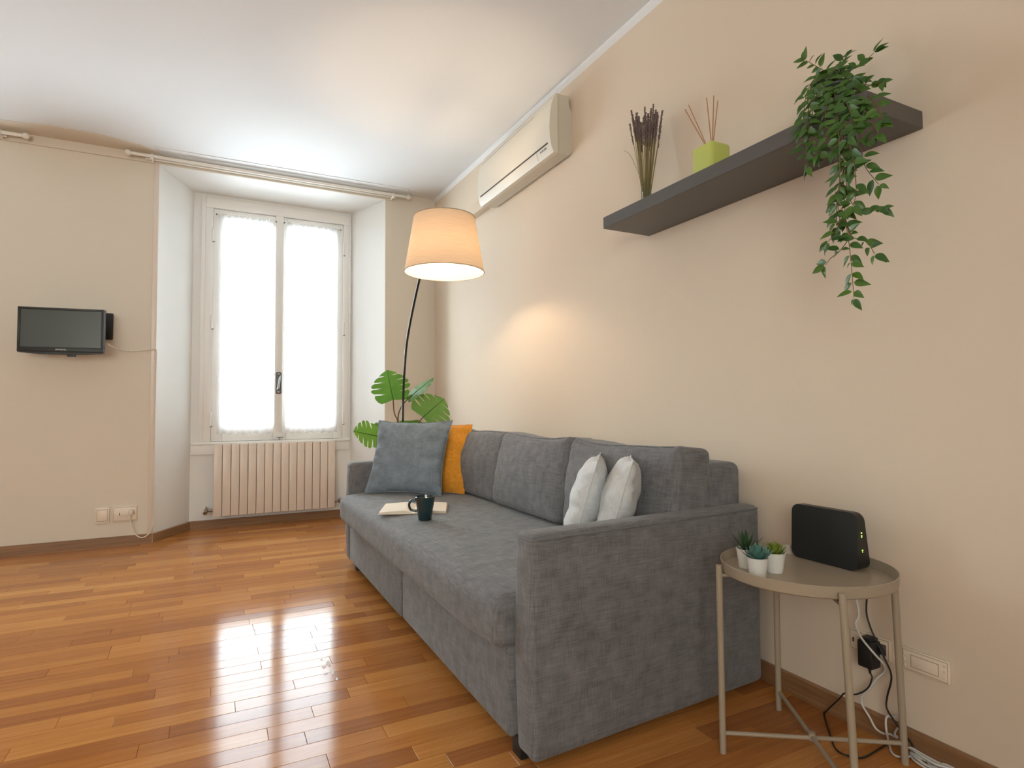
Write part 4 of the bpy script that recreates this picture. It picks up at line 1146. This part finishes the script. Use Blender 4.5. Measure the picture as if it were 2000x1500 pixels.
for (u, v) in ((.06, .08), (.94, .08), (.94, .92), (.06, .92)): inner.append(rfn(Vector((u*rl, -.06, v*RH))))
for k, v in enumerate((.66, .61, .585, .36, .33)):
    p_ = rfn(Vector((rl, .45 if k != 4 else .46, v*RH)))
    MB().ball(p_+rd*.0003, .0015 if k in (0, 1, 3) else .0009, 8, 6, (1, 1, 1)).build('led', M['led'], rt)
for u_ in (.03, .17):
    f_ = rb+rd*u_+rn*.028; MB().lathe([(.006, -.002), (.006, .001)], f_, 10).build('rubber_foot', M['black'], rt)

# succulents
def cup(p, r=.0265, h=.052):
    return MB().lathe([(r*.72, 0), (r*.74, .002), (r*.98, h-.004), (r*1.02, h), (r*.92, h), (r*.88, h-.008), (.0005, h-.009)], p, 28, True, False)
def blade(ln, wd, th, curl, n=5):
    vs_, fs = [], []
    for i in range(n+1):
        t = i/n; hw = wd/2*(math.sin(math.pi*(.18+.82*t))**.7 if t < 1 else .02); z = curl*ln*t*t; tk = th*(1-t)
        vs_ += [(ln*t, -hw, z), (ln*t, 0, z-tk), (ln*t, hw, z), (ln*t, 0, z+tk*.4)]
    for i in range(n):
        for k in range(4): fs.append((i*4+k, i*4+(k+1) % 4, (i+1)*4+(k+1) % 4, (i+1)*4+k))
    return MB().add(vs_, fs)
def succulent(px, py, label, mt, kind, seed):
    p = at(px, py, z=TZ); p.z = TZ
    root = empty('succulent', p, label, 'potted succulent', 'small succulents in white cups')
    cup(p).build('pot', M['pot_white'], root)
    MB().lathe([(.0225, 0), (.012, .003), (.0005, .004)], p+Vector((0, 0, .0435)), 16, False, False).build('soil', M['soil'], root)
    r = random.Random(seed); top = p+Vector((0, 0, .047))
    if kind == 'spiky':
        me = blade(.048, .0065, .0022, .10).mesh('leaf', mt, smooth=60); cnt, e0, e1 = 26, 25, 85
    elif kind == 'rosette':
        me = blade(.034, .016, .003, .22).mesh('leaf', mt, smooth=60); cnt, e0, e1 = 48, 18, 85
    else:
        me = blade(.027, .010, .003, .30).mesh('leaf', mt, smooth=60); cnt, e0, e1 = 54, 15, 88
    for i in range(cnt):
        t = i/(cnt-1); a = i*2.39996+r.uniform(-.1, .1); el = math.radians(e0+(e1-e0)*t+r.uniform(-6, 6))
        d = Vector((math.cos(a)*math.cos(el), math.sin(a)*math.cos(el), math.sin(el)))
        off = Vector((math.cos(a), math.sin(a), 0))*(.010*(1-t)) + Vector((0, 0, (.012 if kind != 'spiky' else .004)*t))
        sc = r.uniform(.85, 1.15)*(1.05-.35*t if kind != 'spiky' else 1)
        up = Vector((-math.cos(a)*math.sin(el), -math.sin(a)*math.sin(el), math.cos(el)))
        inst('leaf', me, root, frame(top+off, d, up) @ Matrix.Scale(sc, 4))
succulent(1480, 1128, 'blue-green rosette succulent in a small white cup', M['succ_blue'], 'rosette', 1)
succulent(1514, 1117, 'yellow-green leafy succulent in a small white cup', M['succ_green'], 'tuft', 2)
succulent(1458, 1108, 'dark green spiky succulent in a small white cup', M['succ_dark'], 'spiky', 3)

# ================================================================== POWER ADAPTER AND CABLES
def R0_(px, py, x): return at(px, py, x=x)
ad0, ad1 = at(1680, 1240, x=-.03), at(1716, 1304, x=-.03)
pa = empty('power_adapter', (-.035, (ad0.y+ad1.y)/2, min(ad0.z, ad1.z)), 'black plug-in power adapter in the wall socket behind the tray table', 'power adapter')
ylo, yhi = min(ad0.y, ad1.y)+.004, max(ad0.y, ad1.y)-.004
zlo, zhi = .195, .268
MB().box((-.052, ylo, zlo), (-.0115, yhi, zhi), .004, 2).build('casing', M['black'], pa)
MB().box((-.045, ylo+.006, zhi-.002), (-.012, yhi-.006, zhi+.008), .003, 2).build('top_grip', M['black'], pa)
ym = (ylo+yhi)/2
MB().tube([(-.032, ym, zlo+.001), (-.032, ym-.002, zlo-.018)], [.005, .003], 8).build('strain_relief', M['black'], pa)
def cable(name, label, pts, r, mt):
    pts = [Vector((min(p[0], -.0125-r-.001 if p[2] < .075 else p[0]), p[1], max(p[2], r))) for p in pts]
    c_ = [Vector((min(p.x, -.0125-r if p.z < .072 else -r), p.y, max(p.z, r))) for p in spline(pts, 8)]
    return MB().tube(c_, r, 7).build(name, M[mt], label=label, cat='cable', smooth=80)
g = lambda px, py: at(px, py, z=.004)
cable('adapter_cable', 'thin black cable looping from the adapter across the floor', [(-.032, ym-.002, zlo-.016), R0_(1703, 1325, -.035), R0_(1694, 1345, -.04), R0_(1672, 1356, -.045), R0_(1650, 1354, -.05), R0_(1638, 1366, -.045), R0_(1615, 1388, -.03), g(1610, 1397), g(1620, 1430), g(1632, 1462), g(1655, 1476), g(1685, 1480), g(1712, 1466), g(1735, 1452), g(1752, 1447)], .0022, 'black')
cable('router_power_cable', 'black cable dropping from the router past the wall socket', [rb+rd*.17+rn*.052+Vector((0, 0, .03)), Vector((-.030, 1.04, .512)), Vector((-.022, 1.038, .47)), Vector((-.022, 1.036, .43)), R0_(1692, 1190, -.024), R0_(1699, 1222, -.024), R0_(1711, 1250, -.022), R0_(1725, 1280, -.022), R0_(1741, 1320, -.026), R0_(1733, 1360, -.03), R0_(1732, 1383, -.034), R0_(1748, 1410, -.04), R0_(1762, 1428, -.036), at(1782, 1452, z=.03), g(1800, 1470)], .0024, 'black')
cable('white_phone_cable', 'white cable hanging from the router to the coil on the floor', [rb+rd*.10+rn*.052+Vector((0, 0, .03)), Vector((-.030, 1.095, .512)), Vector((-.022, 1.09, .47)), Vector((-.022, 1.088, .43)), R0_(1677, 1195, -.030), R0_(1671, 1218, -.040), R0_(1682, 1245, -.060), R0_(1706, 1275, -.060), R0_(1727, 1299, -.03), R0_(1727, 1312, -.018), R0_(1712, 1326, -.02), R0_(1698, 1345, -.028), R0_(1684, 1360, -.032), R0_(1684, 1376, -.034), R0_(1698, 1400, -.034), R0_(1710, 1422, -.04), at(1724, 1432, z=.028), at(1745, 1431, z=.028), at(1772, 1430, z=.028), at(1788, 1424, z=.03), at(1786, 1414, z=.04), at(1766, 1402, x=-.02), at(1742, 1398, x=-.02), at(1731, 1402, x=-.03), at(1731, 1425, x=-.05), g(1737, 1455), g(1742, 1470), g(1755, 1478), g(1780, 1478), g(1805, 1484)], .0028, 'cable_w')
# coil of white cable on the floor
c0 = at(1850, 1500, z=0); loops = []
r5 = random.Random(4)
for k in range(6*14):
    a = 2*math.pi*k/14; lap = k//14
    ra = .066+.016*math.sin(lap*2.1)+.004*r5.uniform(-1, 1); rb_ = .040+.008*math.cos(lap*1.7)
    p = Vector((ra*math.cos(a)*.62, ra*math.sin(a), 0)); p.rotate(Matrix.Rotation(math.radians(18+6*math.sin(lap*1.3)), 3, 'Z'))
    loops.append(Vector((min(c0.x+p.x+.006*math.sin(lap), -.018), c0.y+p.y+.014*math.cos(lap*2), .0035+.0045*(lap % 4)+.004*math.sin(a*2+lap)**2)))
coil = [g(1776, 1430)+Vector((0, 0, .03)), at(1784, 1450, z=.02), g(1796, 1478)]+loops+[at(1880, 1470, z=.012), at(1830, 1450, z=.012), at(1800, 1430, z=.03), at(1790, 1422, z=.03)]
MB().tube(spline(coil, 3), .0026, 7).build('coiled_cable', M['cable_w'], label='coil of white cable lying on the floor by the skirting', cat='cable', smooth=80)
